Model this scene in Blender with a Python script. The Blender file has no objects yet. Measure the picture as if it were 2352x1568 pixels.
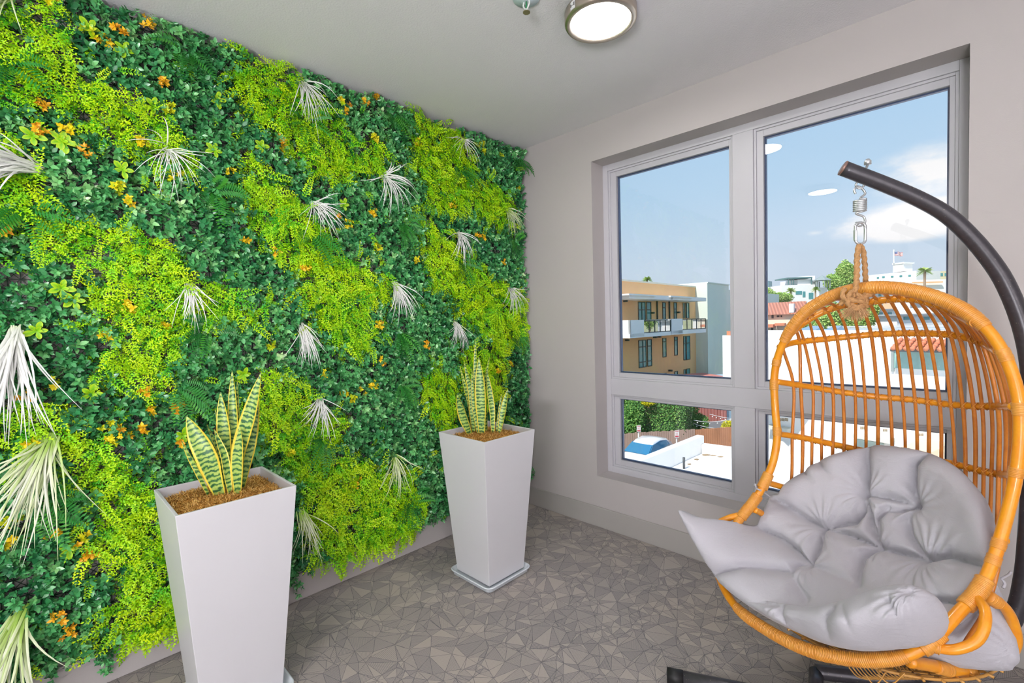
import bpy, bmesh, math, random
import numpy as np
from mathutils import Vector, Matrix
from mathutils.geometry import delaunay_2d_cdt

random.seed(7)
RNG = np.random.default_rng(11)
SC = bpy.context.scene
COL = SC.collection
PI = math.pi

# ------------------------------------------------------------------ camera
F_PX = 1075.81
CAM = np.array([2.5062, -2.6814, 1.4116])
RT = np.array([0.71576779, 0.69786086, -0.02582027])
UP = np.array([-0.00737729, 0.04452804, 0.9989809])
FW = np.array([-0.69829939, 0.71484787, -0.03702006])
cam = bpy.data.cameras.new('camera')
cam.sensor_width = 36.0
cam.lens = F_PX / 2352 * 36.0
cam.clip_start = 0.02
cam.clip_end = 2000
camo = bpy.data.objects.new('camera', cam)
COL.objects.link(camo)
M = Matrix(((RT[0], UP[0], -FW[0], CAM[0]), (RT[1], UP[1], -FW[1], CAM[1]), (RT[2], UP[2], -FW[2], CAM[2]), (0, 0, 0, 1)))
camo.matrix_world = M
SC.camera = camo

SC.view_settings.view_transform = 'Standard'
SC.view_settings.look = 'None'
SC.view_settings.gamma = 1.0
SC.view_settings.use_curve_mapping = False
SC.view_settings.exposure = 0.0
SC.cycles.use_denoising = True
SC.cycles.max_bounces = 6
SC.cycles.glossy_bounces = 2
SC.cycles.transmission_bounces = 2
SC.cycles.diffuse_bounces = 3
SC.cycles.use_adaptive_sampling = True
SC.cycles.adaptive_threshold = .1
SC.cycles.adaptive_min_samples = 16
SC.cycles.transparent_max_bounces = 8
SC.cycles.caustics_reflective = False
SC.cycles.caustics_refractive = False
SC.cycles.sample_clamp_indirect = 6.0

LAMP_POWER = 60.0      # emission of every ceiling lamp's diffuser
SUN_POWER = 4.8
BOUNCE_POWER = 262.0
WALL_BOUNCE_POWER = 175.0


def ray(px, py):
    return FW + (px - 1176) / F_PX * RT + (784 - py) / F_PX * UP


def at(px, py, t):
    """point of the place seen at photograph pixel (px, py), t metres along the viewing axis"""
    return CAM + t * ray(px, py)


def hit(px, py, ax, val):
    d = ray(px, py)
    return CAM + (val - CAM[ax]) / d[ax] * d


def lin(r, g, b):
    f = lambda c: (c / 255 / 12.92) if c <= 10.3 else ((c / 255 + .055) / 1.055) ** 2.4
    return (f(r), f(g), f(b), 1.0)


# ------------------------------------------------------------------ world: daylight sky with a few clouds
def build_world():
    w = bpy.data.worlds.new('daylight_sky')
    SC.world = w
    w.use_nodes = True
    nt = w.node_tree
    nt.nodes.clear()
    N = nt.nodes.new
    L = nt.links.new
    out = N('ShaderNodeOutputWorld')
    bg = N('ShaderNodeBackground')
    tc = N('ShaderNodeTexCoord')
    nrm = N('ShaderNodeVectorMath'); nrm.operation = 'NORMALIZE'
    L(tc.outputs['Generated'], nrm.inputs[0])
    sep = N('ShaderNodeSeparateXYZ'); L(nrm.outputs[0], sep.inputs[0])

    def mth(op, a, b=None, clamp=False):
        m = N('ShaderNodeMath'); m.operation = op; m.use_clamp = clamp
        for i, v in enumerate((a, b)):
            if v is None: continue
            if isinstance(v, (int, float)): m.inputs[i].default_value = v
            else: L(v, m.inputs[i])
        return m.outputs[0]
    az = mth('ARCTAN2', sep.outputs['X'], sep.outputs['Y'])
    el = mth('ARCSINE', sep.outputs['Z'])
    rmp = N('ShaderNodeValToRGB')
    e = rmp.color_ramp.elements
    e[0].position = 0.0; e[0].color = lin(206, 219, 234)
    e[1].position = 1.0; e[1].color = lin(120, 170, 232)
    for p, c in ((.10, (204, 222, 240)), (.24, (186, 217, 243)), (.42, (172, 211, 244)), (.62, (160, 203, 242))):
        x = e.new(p); x.color = lin(*c)
    L(mth('MULTIPLY', el, 1.0, True), rmp.inputs[0])
    nz = N('ShaderNodeTexNoise'); nz.inputs['Scale'].default_value = 7.0; nz.inputs['Detail'].default_value = 7.0
    nz.inputs['Roughness'].default_value = .58
    mp = N('ShaderNodeMapping'); mp.inputs['Scale'].default_value = (1, 1, 2.2)
    L(nrm.outputs[0], mp.inputs[0]); L(mp.outputs[0], nz.inputs['Vector'])
    dens = None
    for (px, py, sa, se, gain) in ((2100, 503, .15, .040, 1.35), (2150, 395, .15, .06, .75), (1872, 535, .03, .010, .55),
                                   (2330, 470, .12, .06, .9), (900, 560, .30, .05, 1.0), (600, 300, .3, .08, .9)):
        d = ray(px, py); d = d / np.linalg.norm(d)
        a0 = math.atan2(d[0], d[1]); e0 = math.asin(d[2])
        u = mth('DIVIDE', mth('SUBTRACT', az, a0), sa)
        v = mth('DIVIDE', mth('SUBTRACT', el, e0), se)
        r = mth('SQRT', mth('ADD', mth('MULTIPLY', u, u), mth('MULTIPLY', v, v)))
        k = mth('MULTIPLY', mth('SUBTRACT', 1.05, r, True), gain)
        dens = k if dens is None else mth('MAXIMUM', dens, k)
    wob = mth('MULTIPLY', mth('SUBTRACT', nz.outputs['Fac'], .5), 2.2)
    cl = mth('MULTIPLY', dens, mth('ADD', 1.35, mth('MULTIPLY', wob, 2.0)))
    sm = N('ShaderNodeMapRange'); sm.interpolation_type = 'SMOOTHSTEP'
    sm.inputs['From Min'].default_value = .22; sm.inputs['From Max'].default_value = .95
    L(cl, sm.inputs['Value'])
    mix = N('ShaderNodeMixRGB'); L(sm.outputs[0], mix.inputs[0]); L(rmp.outputs[0], mix.inputs[1])
    mix.inputs[2].default_value = lin(252, 252, 253)
    L(mix.outputs[0], bg.inputs['Color'])
    bg.inputs['Strength'].default_value = 1.0
    L(bg.outputs[0], out.inputs[0])


build_world()
sun = bpy.data.lights.new('sun', 'SUN')
sun.energy = SUN_POWER
sun.angle = math.radians(.6)
sun.color = (1.0, .96, .9)
suno = bpy.data.objects.new('sun', sun)
COL.objects.link(suno)
SUN_DIR = Vector((-.09, -.80, .95)).normalized()       # towards the sun, behind the building
suno.rotation_euler = SUN_DIR.to_track_quat('Z', 'Y').to_euler()
suno.location = (0, 0, 30)
# soft bounce lights added behind the camera to brighten the room: one aimed at the ceiling, one at the right wall
for (nm, pw, loc, back) in (('ceiling_bounce_light', BOUNCE_POWER, (3.7, -5.8, .8), (.16, -.34, -1)), ('wall_bounce_light', WALL_BOUNCE_POWER, (4.9, -4.4, 1.1), (-.92, .30, -.05))):
    bl = bpy.data.lights.new(nm, 'AREA')
    bl.shape = 'DISK'; bl.size = 1.4; bl.energy = pw; bl.color = (.975, .99, 1.0)
    blo = bpy.data.objects.new(nm, bl); COL.objects.link(blo)
    blo.location = loc
    blo.rotation_euler = Vector(back).to_track_quat('Z', 'Y').to_euler()



# ------------------------------------------------------------------ material helpers
class NT:
    def __init__(self, name):
        self.m = bpy.data.materials.new(name)
        self.m.use_nodes = True
        self.t = self.m.node_tree
        self.b = self.t.nodes['Principled BSDF']
        self.out = self.t.nodes['Material Output']

    def n(self, typ, **kw):
        x = self.t.nodes.new(typ)
        for k, v in kw.items():
            if k in x.inputs.keys(): x.inputs[k].default_value = v
            else: setattr(x, k, v)
        return x

    def l(self, a, b): self.t.links.new(a, b)

    def math(self, op, a, b=None, clamp=False):
        m = self.n('ShaderNodeMath', operation=op, use_clamp=clamp)
        for i, v in enumerate((a, b)):
            if v is None: continue
            if isinstance(v, (int, float)): m.inputs[i].default_value = v
            else: self.l(v, m.inputs[i])
        return m.outputs[0]

    def mix(self, f, a, b):
        m = self.n('ShaderNodeMixRGB')
        for i, v in enumerate((f, a, b)):
            if isinstance(v, (int, float)): m.inputs[i].default_value = v
            elif isinstance(v, tuple): m.inputs[i].default_value = v
            else: self.l(v, m.inputs[i])
        return m.outputs[0]

    def noise(self, scale, detail=3, rough=.5, vec=None, obj=True):
        x = self.n('ShaderNodeTexNoise', Scale=scale, Detail=detail, Roughness=rough)
        if vec is None:
            tc = self.n('ShaderNodeTexCoord'); vec = tc.outputs['Object']
        self.l(vec, x.inputs['Vector'])
        return x

    def bump(self, h, strength=.2, dist=.01):
        b = self.n('ShaderNodeBump', Strength=strength, Distance=dist)
        self.l(h, b.inputs['Height'])
        self.l(b.outputs[0], self.b.inputs['Normal'])


def mat(name, rgb, rough=.6, metal=0.0, var=.06, scale=12, bump=0, bscale=60, spec=.5):
    k = NT(name)
    c = lin(*rgb)
    k.b.inputs['Roughness'].default_value = rough
    k.b.inputs['Metallic'].default_value = metal
    k.b.inputs['Specular IOR Level'].default_value = spec
    nz = k.noise(scale)
    d = tuple(x * (1 - var * 1.6) for x in c[:3]) + (1,)
    u = tuple(min(1, x * (1 + var)) for x in c[:3]) + (1,)
    k.l(k.mix(nz.outputs['Fac'], d, u), k.b.inputs['Base Color'])
    if bump:
        k.bump(k.noise(bscale, 4).outputs['Fac'], bump, .004)
    return k.m


def tint_mat(name, stops, rough=.45, spec=.5, trans=0.0):
    """leaf material: colour from the per-leaf 'tint' attribute"""
    k = NT(name)
    a = k.n('ShaderNodeAttribute', attribute_name='tint')
    r = k.n('ShaderNodeValToRGB')
    e = r.color_ramp.elements
    e[0].position = stops[0][0]; e[0].color = lin(*stops[0][1])
    e[1].position = stops[-1][0]; e[1].color = lin(*stops[-1][1])
    for p, c in stops[1:-1]:
        x = e.new(p); x.color = lin(*c)
    k.l(a.outputs['Fac'], r.inputs[0])
    k.l(r.outputs[0], k.b.inputs['Base Color'])
    k.b.inputs['Roughness'].default_value = rough
    k.b.inputs['Specular IOR Level'].default_value = spec
    if trans:
        tr = k.n('ShaderNodeBsdfTranslucent'); k.l(r.outputs[0], tr.inputs[0])
        mx = k.n('ShaderNodeMixShader'); mx.inputs[0].default_value = trans
        k.l(k.b.outputs[0], mx.inputs[1]); k.l(tr.outputs[0], mx.inputs[2]); k.l(mx.outputs[0], k.out.inputs[0])
    return k.m


# ------------------------------------------------------------------ mesh helpers
def base_of(o):
    if 'o3' in o: return np.array(o['o3'], float)
    return np.array(o.location, float) + (base_of(o.parent) if o.parent else 0)


class MB:
    def __init__(self):
        self.v = []; self.f = []; self.mi = []

    def add(self, V, F, mi=0):
        o = len(self.v)
        self.v.extend([tuple(map(float, p)) for p in V])
        self.f.extend([tuple(i + o for i in f) for f in F])
        self.mi.extend([mi] * len(F))
        return self

    def box(self, x0, x1, y0, y1, z0, z1, mi=0, R=None, o=(0, 0, 0)):
        V = [(x, y, z) for x in (x0, x1) for y in (y0, y1) for z in (z0, z1)]
        if R is not None: V = [tuple(np.array(R) @ np.array(p) + np.array(o)) for p in V]
        elif any(o): V = [tuple(np.array(p) + np.array(o)) for p in V]
        return self.add(V, [(0, 1, 3, 2), (4, 6, 7, 5), (0, 4, 5, 1), (2, 3, 7, 6), (0, 2, 6, 4), (1, 5, 7, 3)], mi)

    def prism(self, poly, z0, z1, mi=0):
        n = len(poly)
        V = [(p[0], p[1], z0) for p in poly] + [(p[0], p[1], z1) for p in poly]
        F = [tuple(range(n))[::-1], tuple(range(n, 2 * n))] + [(i, (i + 1) % n, n + (i + 1) % n, n + i) for i in range(n)]
        return self.add(V, F, mi)

    def tube(self, P, r, seg=10, mi=0, cap=True, closed=False, mod=None):
        """P: polyline of points, r: radius or list; mod(s, phi) multiplies the radius"""
        P = np.array(P, float); n = len(P)
        T = np.zeros_like(P)
        if closed:
            T = np.roll(P, -1, 0) - np.roll(P, 1, 0)
        else:
            T[1:-1] = P[2:] - P[:-2]; T[0] = P[1] - P[0]; T[-1] = P[-1] - P[-2]
        T /= np.linalg.norm(T, axis=1)[:, None] + 1e-12
        a = np.array([0, 0, 1.]) if abs(T[0][2]) < .9 else np.array([1., 0, 0])
        u = np.cross(T[0], a); u /= np.linalg.norm(u)
        U = [u]
        for i in range(1, n):
            u = U[-1] - T[i] * (U[-1] @ T[i]); u /= np.linalg.norm(u) + 1e-12; U.append(u)
        S = np.concatenate([[0], np.cumsum(np.linalg.norm(np.diff(P, axis=0), axis=1))])
        V = []
        for i in range(n):
            w = np.cross(T[i], U[i]); ri = r[i] if hasattr(r, '__len__') else r
            for k in range(seg):
                ph = 2 * PI * k / seg
                q = ri * (mod(S[i], ph) if mod else 1)
                V.append(P[i] + q * (math.cos(ph) * U[i] + math.sin(ph) * w))
        F = []
        for i in range(n - 1 + (1 if closed else 0)):
            j = (i + 1) % n
            for k in range(seg):
                F.append((i * seg + k, i * seg + (k + 1) % seg, j * seg + (k + 1) % seg, j * seg + k))
        if cap and not closed:
            F.append(tuple(range(seg))[::-1]); F.append(tuple(range((n - 1) * seg, n * seg)))
        return self.add(V, F, mi)

    def lathe(self, prof, seg=32, o=(0, 0, 0), mi=0, caps=True):
        V = []; n = len(prof)
        for (r, z) in prof:
            for k in range(seg):
                a = 2 * PI * k / seg
                V.append((o[0] + r * math.cos(a), o[1] + r * math.sin(a), o[2] + z))
        F = [(i * seg + k, i * seg + (k + 1) % seg, (i + 1) * seg + (k + 1) % seg, (i + 1) * seg + k) for i in range(n - 1) for k in range(seg)]
        if caps: F += [tuple(range(seg))[::-1], tuple(range((n - 1) * seg, n * seg))]
        return self.add(V, F, mi)

    def ball(self, c, r, seg=10, mi=0, sc=(1, 1, 1)):
        V = [(c[0], c[1], c[2] - r * sc[2])]
        for i in range(1, seg // 2):
            th = PI * i / (seg // 2) - PI / 2
            for k in range(seg):
                a = 2 * PI * k / seg
                V.append((c[0] + r * sc[0] * math.cos(th) * math.cos(a), c[1] + r * sc[1] * math.cos(th) * math.sin(a), c[2] + r * sc[2] * math.sin(th)))
        V.append((c[0], c[1], c[2] + r * sc[2]))
        F = []; m = seg // 2 - 1
        for k in range(seg):
            F.append((0, 1 + (k + 1) % seg, 1 + k))
            F.append((len(V) - 1, 1 + (m - 1) * seg + k, 1 + (m - 1) * seg + (k + 1) % seg))
        for i in range(m - 1):
            for k in range(seg):
                F.append((1 + i * seg + k, 1 + i * seg + (k + 1) % seg, 1 + (i + 1) * seg + (k + 1) % seg, 1 + (i + 1) * seg + k))
        return self.add(V, F, mi)

    def build(self, name, mats, parent=None, smooth=False, origin=None, bevel=0, attr=None):
        me = bpy.data.meshes.new(name)
        V = np.array(self.v, float)
        base = np.zeros(3)
        if origin is not None: base = np.array(origin, float)
        elif parent is not None: base = base_of(parent)
        me.from_pydata([tuple(p) for p in (V - base)], [], self.f)
        ml = mats if isinstance(mats, (list, tuple)) else [mats]
        for m in ml: me.materials.append(m)
        if len(ml) > 1: me.polygons.foreach_set('material_index', self.mi)
        if smooth:
            me.polygons.foreach_set('use_smooth', [True] * len(me.polygons))
        if attr is not None:
            a = me.attributes.new('tint', 'FLOAT', 'POINT'); a.data.foreach_set('value', attr)
        me.update()
        o = bpy.data.objects.new(name, me)
        COL.objects.link(o)
        if parent is not None:
            o.parent = parent
        elif origin is not None:
            o.location = origin
        if bevel:
            b = o.modifiers.new('bevel', 'BEVEL'); b.width = bevel; b.segments = 2; b.limit_method = 'ANGLE'
        return o


def tag(o, label=None, cat=None, group=None, kind=None):
    if label: o['label'] = label
    if cat: o['category'] = cat
    if group: o['group'] = group
    if kind: o['kind'] = kind
    return o


def thing(name, label, cat, loc=(0, 0, 0), group=None):
    o = bpy.data.objects.new(name, None)
    o.empty_display_size = .1
    COL.objects.link(o)
    o.location = tuple(map(float, loc)); o['o3'] = tuple(map(float, loc))
    return tag(o, label, cat, group)


def struct(mb, name, m, **kw):
    return tag(mb.build(name, m, **kw), kind='structure')


def cr(P, n=8, closed=False):
    """Catmull-Rom through the points"""
    P = np.array(P, float)
    if closed: Q = np.vstack([P[-1], P, P[0], P[1]])
    else: Q = np.vstack([2 * P[0] - P[1], P, 2 * P[-1] - P[-2]])
    out = []
    for i in range(1, len(Q) - 2):
        for k in range(n):
            t = k / n
            out.append(.5 * (2 * Q[i] + (Q[i + 1] - Q[i - 1]) * t + (2 * Q[i - 1] - 5 * Q[i] + 4 * Q[i + 1] - Q[i + 2]) * t * t
                             + (3 * Q[i] - Q[i - 1] - 3 * Q[i + 1] + Q[i + 2]) * t ** 3))
    if not closed: out.append(P[-1])
    return np.array(out)


def resample(P, step):
    P = np.array(P)
    S = np.concatenate([[0], np.cumsum(np.linalg.norm(np.diff(P, axis=0), axis=1))])
    n = max(2, int(S[-1] / step) + 1)
    s = np.linspace(0, S[-1], n)
    return np.stack([np.interp(s, S, P[:, i]) for i in range(P.shape[1])], 1)


def np_mesh(name, V, F, m, tint=None, smooth=False, origin=(0, 0, 0), parent=None):
    """fast mesh from arrays; F is (m, k)"""
    me = bpy.data.meshes.new(name)
    V = np.asarray(V, np.float32) - np.asarray(origin, np.float32)
    k = F.shape[1]
    me.vertices.add(len(V)); me.vertices.foreach_set('co', V.ravel())
    me.loops.add(F.size); me.loops.foreach_set('vertex_index', F.ravel().astype(np.int32))
    me.polygons.add(len(F)); me.polygons.foreach_set('loop_start', np.arange(0, F.size, k, dtype=np.int32))
    me.polygons.foreach_set('loop_total', np.full(len(F), k, np.int32))
    if smooth: me.polygons.foreach_set('use_smooth', np.ones(len(F), bool))
    me.update(calc_edges=True)
    if tint is not None:
        a = me.attributes.new('tint', 'FLOAT', 'POINT'); a.data.foreach_set('value', np.asarray(tint, np.float32))
    me.materials.append(m)
    o = bpy.data.objects.new(name, me)
    COL.objects.link(o)
    if parent is not None: o.parent = parent
    else: o.location = tuple(map(float, origin))
    return o


# ------------------------------------------------------------------ materials
M_WALL = mat('wall_paint', (192, 186, 185), .75, var=.01, scale=3, bump=.12, bscale=220, spec=.25)
M_CEIL = mat('ceiling_paint', (236, 233, 238), .85, var=.01, scale=3, bump=.35, bscale=130, spec=.2)
M_BASE = mat('baseboard_shaded', (174, 170, 166), .55, var=.01)  # shade on the back board is put into this darker tone
M_VINYL = mat('white_vinyl', (198, 197, 203), .4, var=.01)
M_SPACER = mat('dark_spacer', (70, 88, 125), .4, var=.05)
M_STEEL = mat('zinc_steel', (214, 218, 220), .38, .75, var=.05)
M_PLANTER = mat('planter_white', (216, 215, 219), .35, var=.012, scale=4)
M_SAUCER = mat('saucer_plastic', (224, 230, 236), .3, var=.02)


def glass_mat():
    k = NT('window_glass')
    tr = k.n('ShaderNodeBsdfTransparent')
    gl = k.n('ShaderNodeBsdfGlossy', Roughness=.0)
    fr = k.n('ShaderNodeFresnel', IOR=1.5)
    f = k.math('MULTIPLY', fr.outputs[0], .9)
    mx = k.n('ShaderNodeMixShader')
    k.l(f, mx.inputs[0]); k.l(tr.outputs[0], mx.inputs[1]); k.l(gl.outputs[0], mx.inputs[2]); k.l(mx.outputs[0], k.out.inputs[0])
    return k.m


M_GLASS = glass_mat()
H = 2.74


# ------------------------------------------------------------------ room shell
def carpet():
    """one floor mesh whose triangles are the shards of the carpet pattern"""
    r = np.random.default_rng(5)
    pts = []
    X0, X1, Y0, Y1 = 0, 6.0, -8.0, 0
    n = 11000
    P = np.stack([r.uniform(X0 + .01, X1 - .01, n), r.uniform(Y0 + .01, Y1 - .01, n)], 1)
    # pull part of the points towards stars so that fans of shards appear
    hubs = np.stack([r.uniform(X0, X1, 900), r.uniform(Y0, Y1, 900)], 1)
    st = []
    for _ in range(1500):        # long strokes that cut the field into slivers
        c0 = np.array([r.uniform(X0, X1), r.uniform(Y0, Y1)]); a = r.uniform(0, PI); L = r.uniform(.12, .5); kk = r.normal(0, 1.2)
        for u in np.arange(0, L, .05): st.append(c0 + np.array([math.cos(a + kk * u), math.sin(a + kk * u)]) * u)
    P = np.vstack([P, np.array(st)])
    d = np.linalg.norm(P[:, None] - hubs[None], axis=2); k = d.argmin(1); dm = d.min(1)
    mv = (dm < .15) & (r.random(len(P)) < .7)
    v = P - hubs[k]
    P[mv] = hubs[k[mv]] + v[mv] / (dm[mv][:, None] + 1e-6) * r.uniform(.07, .13, mv.sum())[:, None]
    P = np.vstack([P, hubs])
    P = P[(P[:, 0] > X0 + .01) & (P[:, 0] < X1 - .01) & (P[:, 1] > Y0 + .01) & (P[:, 1] < Y1 - .01)]
    edge = [(x, y) for x in np.arange(X0, X1 + .01, .25) for y in (Y0, Y1)] + [(x, y) for y in np.arange(Y0 + .25, Y1 - .01, .25) for x in (X0, X1)]
    P = np.vstack([P, np.array(edge)])
    v2, _, fc, *_ = delaunay_2d_cdt([Vector(p) for p in P], [], [], 0, 1e-5)
    V = np.array([(p.x, p.y, 0) for p in v2]); Fc = np.array([f for f in fc])
    keep = []
    A, B, C = V[Fc[:, 0]], V[Fc[:, 1]], V[Fc[:, 2]]
    area = np.abs(np.cross(B - A, C - A)[:, 2]) / 2
    Fc = Fc[area > 1e-7]; A, B, C = V[Fc[:, 0]], V[Fc[:, 1]], V[Fc[:, 2]]; area = area[area > 1e-7]
    nz = np.cross(B - A, C - A)[:, 2]
    Fc[nz < 0] = Fc[nz < 0][:, ::-1]; A, B, C = V[Fc[:, 0]], V[Fc[:, 1]], V[Fc[:, 2]]
    me = bpy.data.meshes.new('floor')
    me.from_pydata([tuple(p) for p in V], [], [tuple(map(int, f)) for f in Fc])
    hA = 2 * area / np.linalg.norm(C - B, axis=1); hB = 2 * area / np.linalg.norm(A - C, axis=1); hC = 2 * area / np.linalg.norm(B - A, axis=1)
    dist = np.zeros((len(Fc), 3, 4), np.float32); dist[:, 0, 0] = hA; dist[:, 1, 1] = hB; dist[:, 2, 2] = hC; dist[:, :, 3] = 1
    a = me.attributes.new('edge_dist', 'FLOAT_COLOR', 'CORNER'); a.data.foreach_set('color', dist.ravel())
    ang = r.uniform(0, PI, len(Fc)); tone = r.random(len(Fc)); fq = r.uniform(.6, 1.0, len(Fc))
    fa = np.stack([np.cos(ang), np.sin(ang), tone, fq], 1).astype(np.float32)
    b = me.attributes.new('shard', 'FLOAT_COLOR', 'FACE'); b.data.foreach_set('color', fa.ravel())
    k = NT('shard_carpet')
    ed = k.n('ShaderNodeAttribute', attribute_name='edge_dist'); s3 = k.n('ShaderNodeSeparateColor'); k.l(ed.outputs['Color'], s3.inputs[0])
    mn = k.math('MINIMUM', k.math('MINIMUM', s3.outputs[0], s3.outputs[1]), s3.outputs[2])
    tc = k.n('ShaderNodeTexCoord'); sp = k.n('ShaderNodeSeparateXYZ'); k.l(tc.outputs['Object'], sp.inputs[0])
    wob = k.noise(38, 2, .5)
    mn = k.math('ADD', mn, k.math('MULTIPLY', k.math('SUBTRACT', wob.outputs['Fac'], .5), .0022))
    line = k.n('ShaderNodeMapRange', interpolation_type='SMOOTHSTEP'); line.inputs['From Min'].default_value = .0003; line.inputs['From Max'].default_value = .0015
    line.inputs['To Min'].default_value = 1; line.inputs['To Max'].default_value = 0
    k.l(mn, line.inputs['Value'])
    sh = k.n('ShaderNodeAttribute', attribute_name='shard'); q = k.n('ShaderNodeSeparateColor'); k.l(sh.outputs['Color'], q.inputs[0])
    proj = k.math('ADD', k.math('MULTIPLY', sp.outputs['X'], q.outputs[0]), k.math('MULTIPLY', sp.outputs['Y'], q.outputs[1]))
    proj = k.math('ADD', proj, k.math('MULTIPLY', wob.outputs['Fac'], .004))
    hatch = k.math('SINE', k.math('MULTIPLY', proj, k.math('MULTIPLY', sh.outputs['Alpha'], 1650.0)))
    hm = k.n('ShaderNodeMapRange', interpolation_type='SMOOTHSTEP'); hm.inputs['From Min'].default_value = -.1; hm.inputs['From Max'].default_value = .7
    k.l(hatch, hm.inputs['Value'])
    plain = k.math('LESS_THAN', q.outputs[2], .20)          # shards without hatching
    hs = k.math('MULTIPLY', hm.outputs[0], k.math('SUBTRACT', 1.0, k.math('MULTIPLY', plain, .85)))
    hs = k.math('MULTIPLY', hs, k.math('ADD', .5, k.math('MULTIPLY', q.outputs[2], .45)))
    big = k.noise(1.1, 2)
    base = k.mix(big.outputs['Fac'], lin(190, 176, 162), lin(180, 174, 172))
    base = k.mix(k.math('MULTIPLY', k.math('POWER', q.outputs[2], 1.4), .42), base, lin(134, 132, 136))
    c = k.mix(k.math('MULTIPLY', hs, .5), base, lin(84, 88, 102))
    c = k.mix(k.math('MULTIPLY', line.outputs[0], .62), c, lin(72, 76, 88))
    # woven loops
    wv = k.math('MULTIPLY', k.math('SINE', k.math('MULTIPLY', sp.outputs['X'], 900)), k.math('SINE', k.math('MULTIPLY', sp.outputs['Y'], 700)))
    c2 = k.mix(k.math('ADD', .5, k.math('MULTIPLY', wv, .5)), k.mix(.12, c, lin(60, 60, 66)), c)
    k.l(c2, k.b.inputs['Base Color'])
    k.b.inputs['Roughness'].default_value = .95
    k.b.inputs['Specular IOR Level'].default_value = .15
    k.bump(k.math('ADD', wv, k.noise(300, 2).outputs['Fac']), .25, .002)
    me.materials.append(k.m)
    o = bpy.data.objects.new('floor', me); COL.objects.link(o)
    tag(o, kind='structure')
    struct(MB().box(-.3, 6.3, -8.3, .3, -.3, -.001), 'floor_slab', M_WALL)


carpet()
WX0, WX1, WZ0, WZ1 = .6744, 2.5007, .3508, 2.4907
WT = .24
b = MB()
b.box(-.2, WX0, 0, WT, 0, H); b.box(WX1, 6.2, 0, WT, 0, H); b.box(WX0, WX1, 0, WT, 0, WZ0); b.box(WX0, WX1, 0, WT, WZ1, H)
struct(b, 'wall_back', M_WALL)
struct(MB().box(-.2, 0, -8.2, 0, 0, H), 'wall_left', M_WALL)
struct(MB().box(0, 6.2, -8.2, -8, 0, H), 'wall_front', M_WALL)
b = MB().box(6, 6.2, -8, 0, 0, H)
struct(b, 'wall_right', M_WALL)
struct(MB().box(-.2, 6.2, -8.2, .24, H, H + .25), 'ceiling', M_CEIL)
BB = .1385
struct(MB().box(.0, 6, -.014, 0, 0, BB), 'baseboard_back', M_BASE, bevel=.003)
struct(MB().box(0, .014, -8, -.014, 0, BB), 'baseboard_left', M_WALL, bevel=.003)  # same board; paler wall paint stands for the stronger light here


# ------------------------------------------------------------------ window
def frame_ring(b, x0, x1, z0, z1, w, y0, y1, mi=0):
    """a rectangular ring: outer x0..x1, z0..z1; member widths w = (left, right, bottom, top)"""
    l, r, bo, t = w
    b.box(x0, x0 + l, y0, y1, z0, z1, mi); b.box(x1 - r, x1, y0, y1, z0, z1, mi)
    b.box(x0 + l, x1 - r, y0, y1, z0, z0 + bo, mi); b.box(x0 + l, x1 - r, y0, y1, z1 - t, z1, mi)


FY = .137
b = MB()
MX0, MX1, TZ0, TZ1 = 1.537, 1.647, .902, 1.013
b.box(WX0, .713, FY, WT, WZ0, WZ1); b.box(2.469, WX1, FY, WT, WZ0, WZ1)
b.box(.713, 2.469, FY, WT, WZ0, .395); b.box(.713, 2.469, FY, WT, 2.448, WZ1)
b.box(.713, 2.469, FY + .0015, WT, TZ0, TZ1)
b.box(MX0, MX1, FY, WT, .395, TZ0); b.box(MX0, MX1, FY, WT, TZ1, 2.448)
win = tag(b.build('window_1', M_VINYL, origin=(WX0, FY, WZ0), bevel=.002), 'white vinyl window of four panes recessed in the wall', kind='structure')
for (x0, x1, z0, z1, gx0, gx1, gz0, gz1) in ((.713, MX0, TZ1, 2.448, .767, 1.512, 1.056, 2.402), (MX1, 2.469, TZ1, 2.448, 1.693, 2.438, 1.056, 2.402),
                                             (.713, MX0, .395, TZ0, .767, 1.512, .442, .873), (MX1, 2.469, .395, TZ0, 1.693, 2.438, .442, .873)):
    s = MB()
    frame_ring(s, x0, x1, z0, z1, (.012, .012, .012, .012), .148, .2)
    frame_ring(s, x0 + .012, x1 - .012, z0 + .012, z1 - .012, (gx0 - x0 - .012, x1 - gx1 - .012, gz0 - z0 - .012, z1 - gz1 - .012), .157, .2)
    so = s.build('sash', M_VINYL, parent=win, bevel=.0015)
    s = MB(); frame_ring(s, gx0 - .002, gx1 + .002, gz0 - .002, gz1 + .002, (.009,) * 4, .180, .2)
    s.build('glazing_spacer', M_SPACER, parent=win)
    s = MB().box(gx0 - .003, gx1 + .003, .1745, .1785, gz0 - .003, gz1 + .003)
    s.build('glass_pane', M_GLASS, parent=win)


# ------------------------------------------------------------------ ceiling lamps
def lamp_mats():
    k = NT('lamp_diffuser')
    k.b.inputs['Base Color'].default_value = (.9, .9, .88, 1)
    k.b.inputs['Emission Color'].default_value = (1.0, .97, .93, 1)
    k.b.inputs['Emission Strength'].default_value = LAMP_POWER
    return k.m


M_DIFF = lamp_mats()
M_NICKEL = mat('brushed_nickel', (196, 184, 170), .3, .85, var=.08, scale=30)
M_STICKER = mat('white_label', (235, 235, 235), .5)
M_INK = mat('black_ink', (30, 30, 34), .5)


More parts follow.
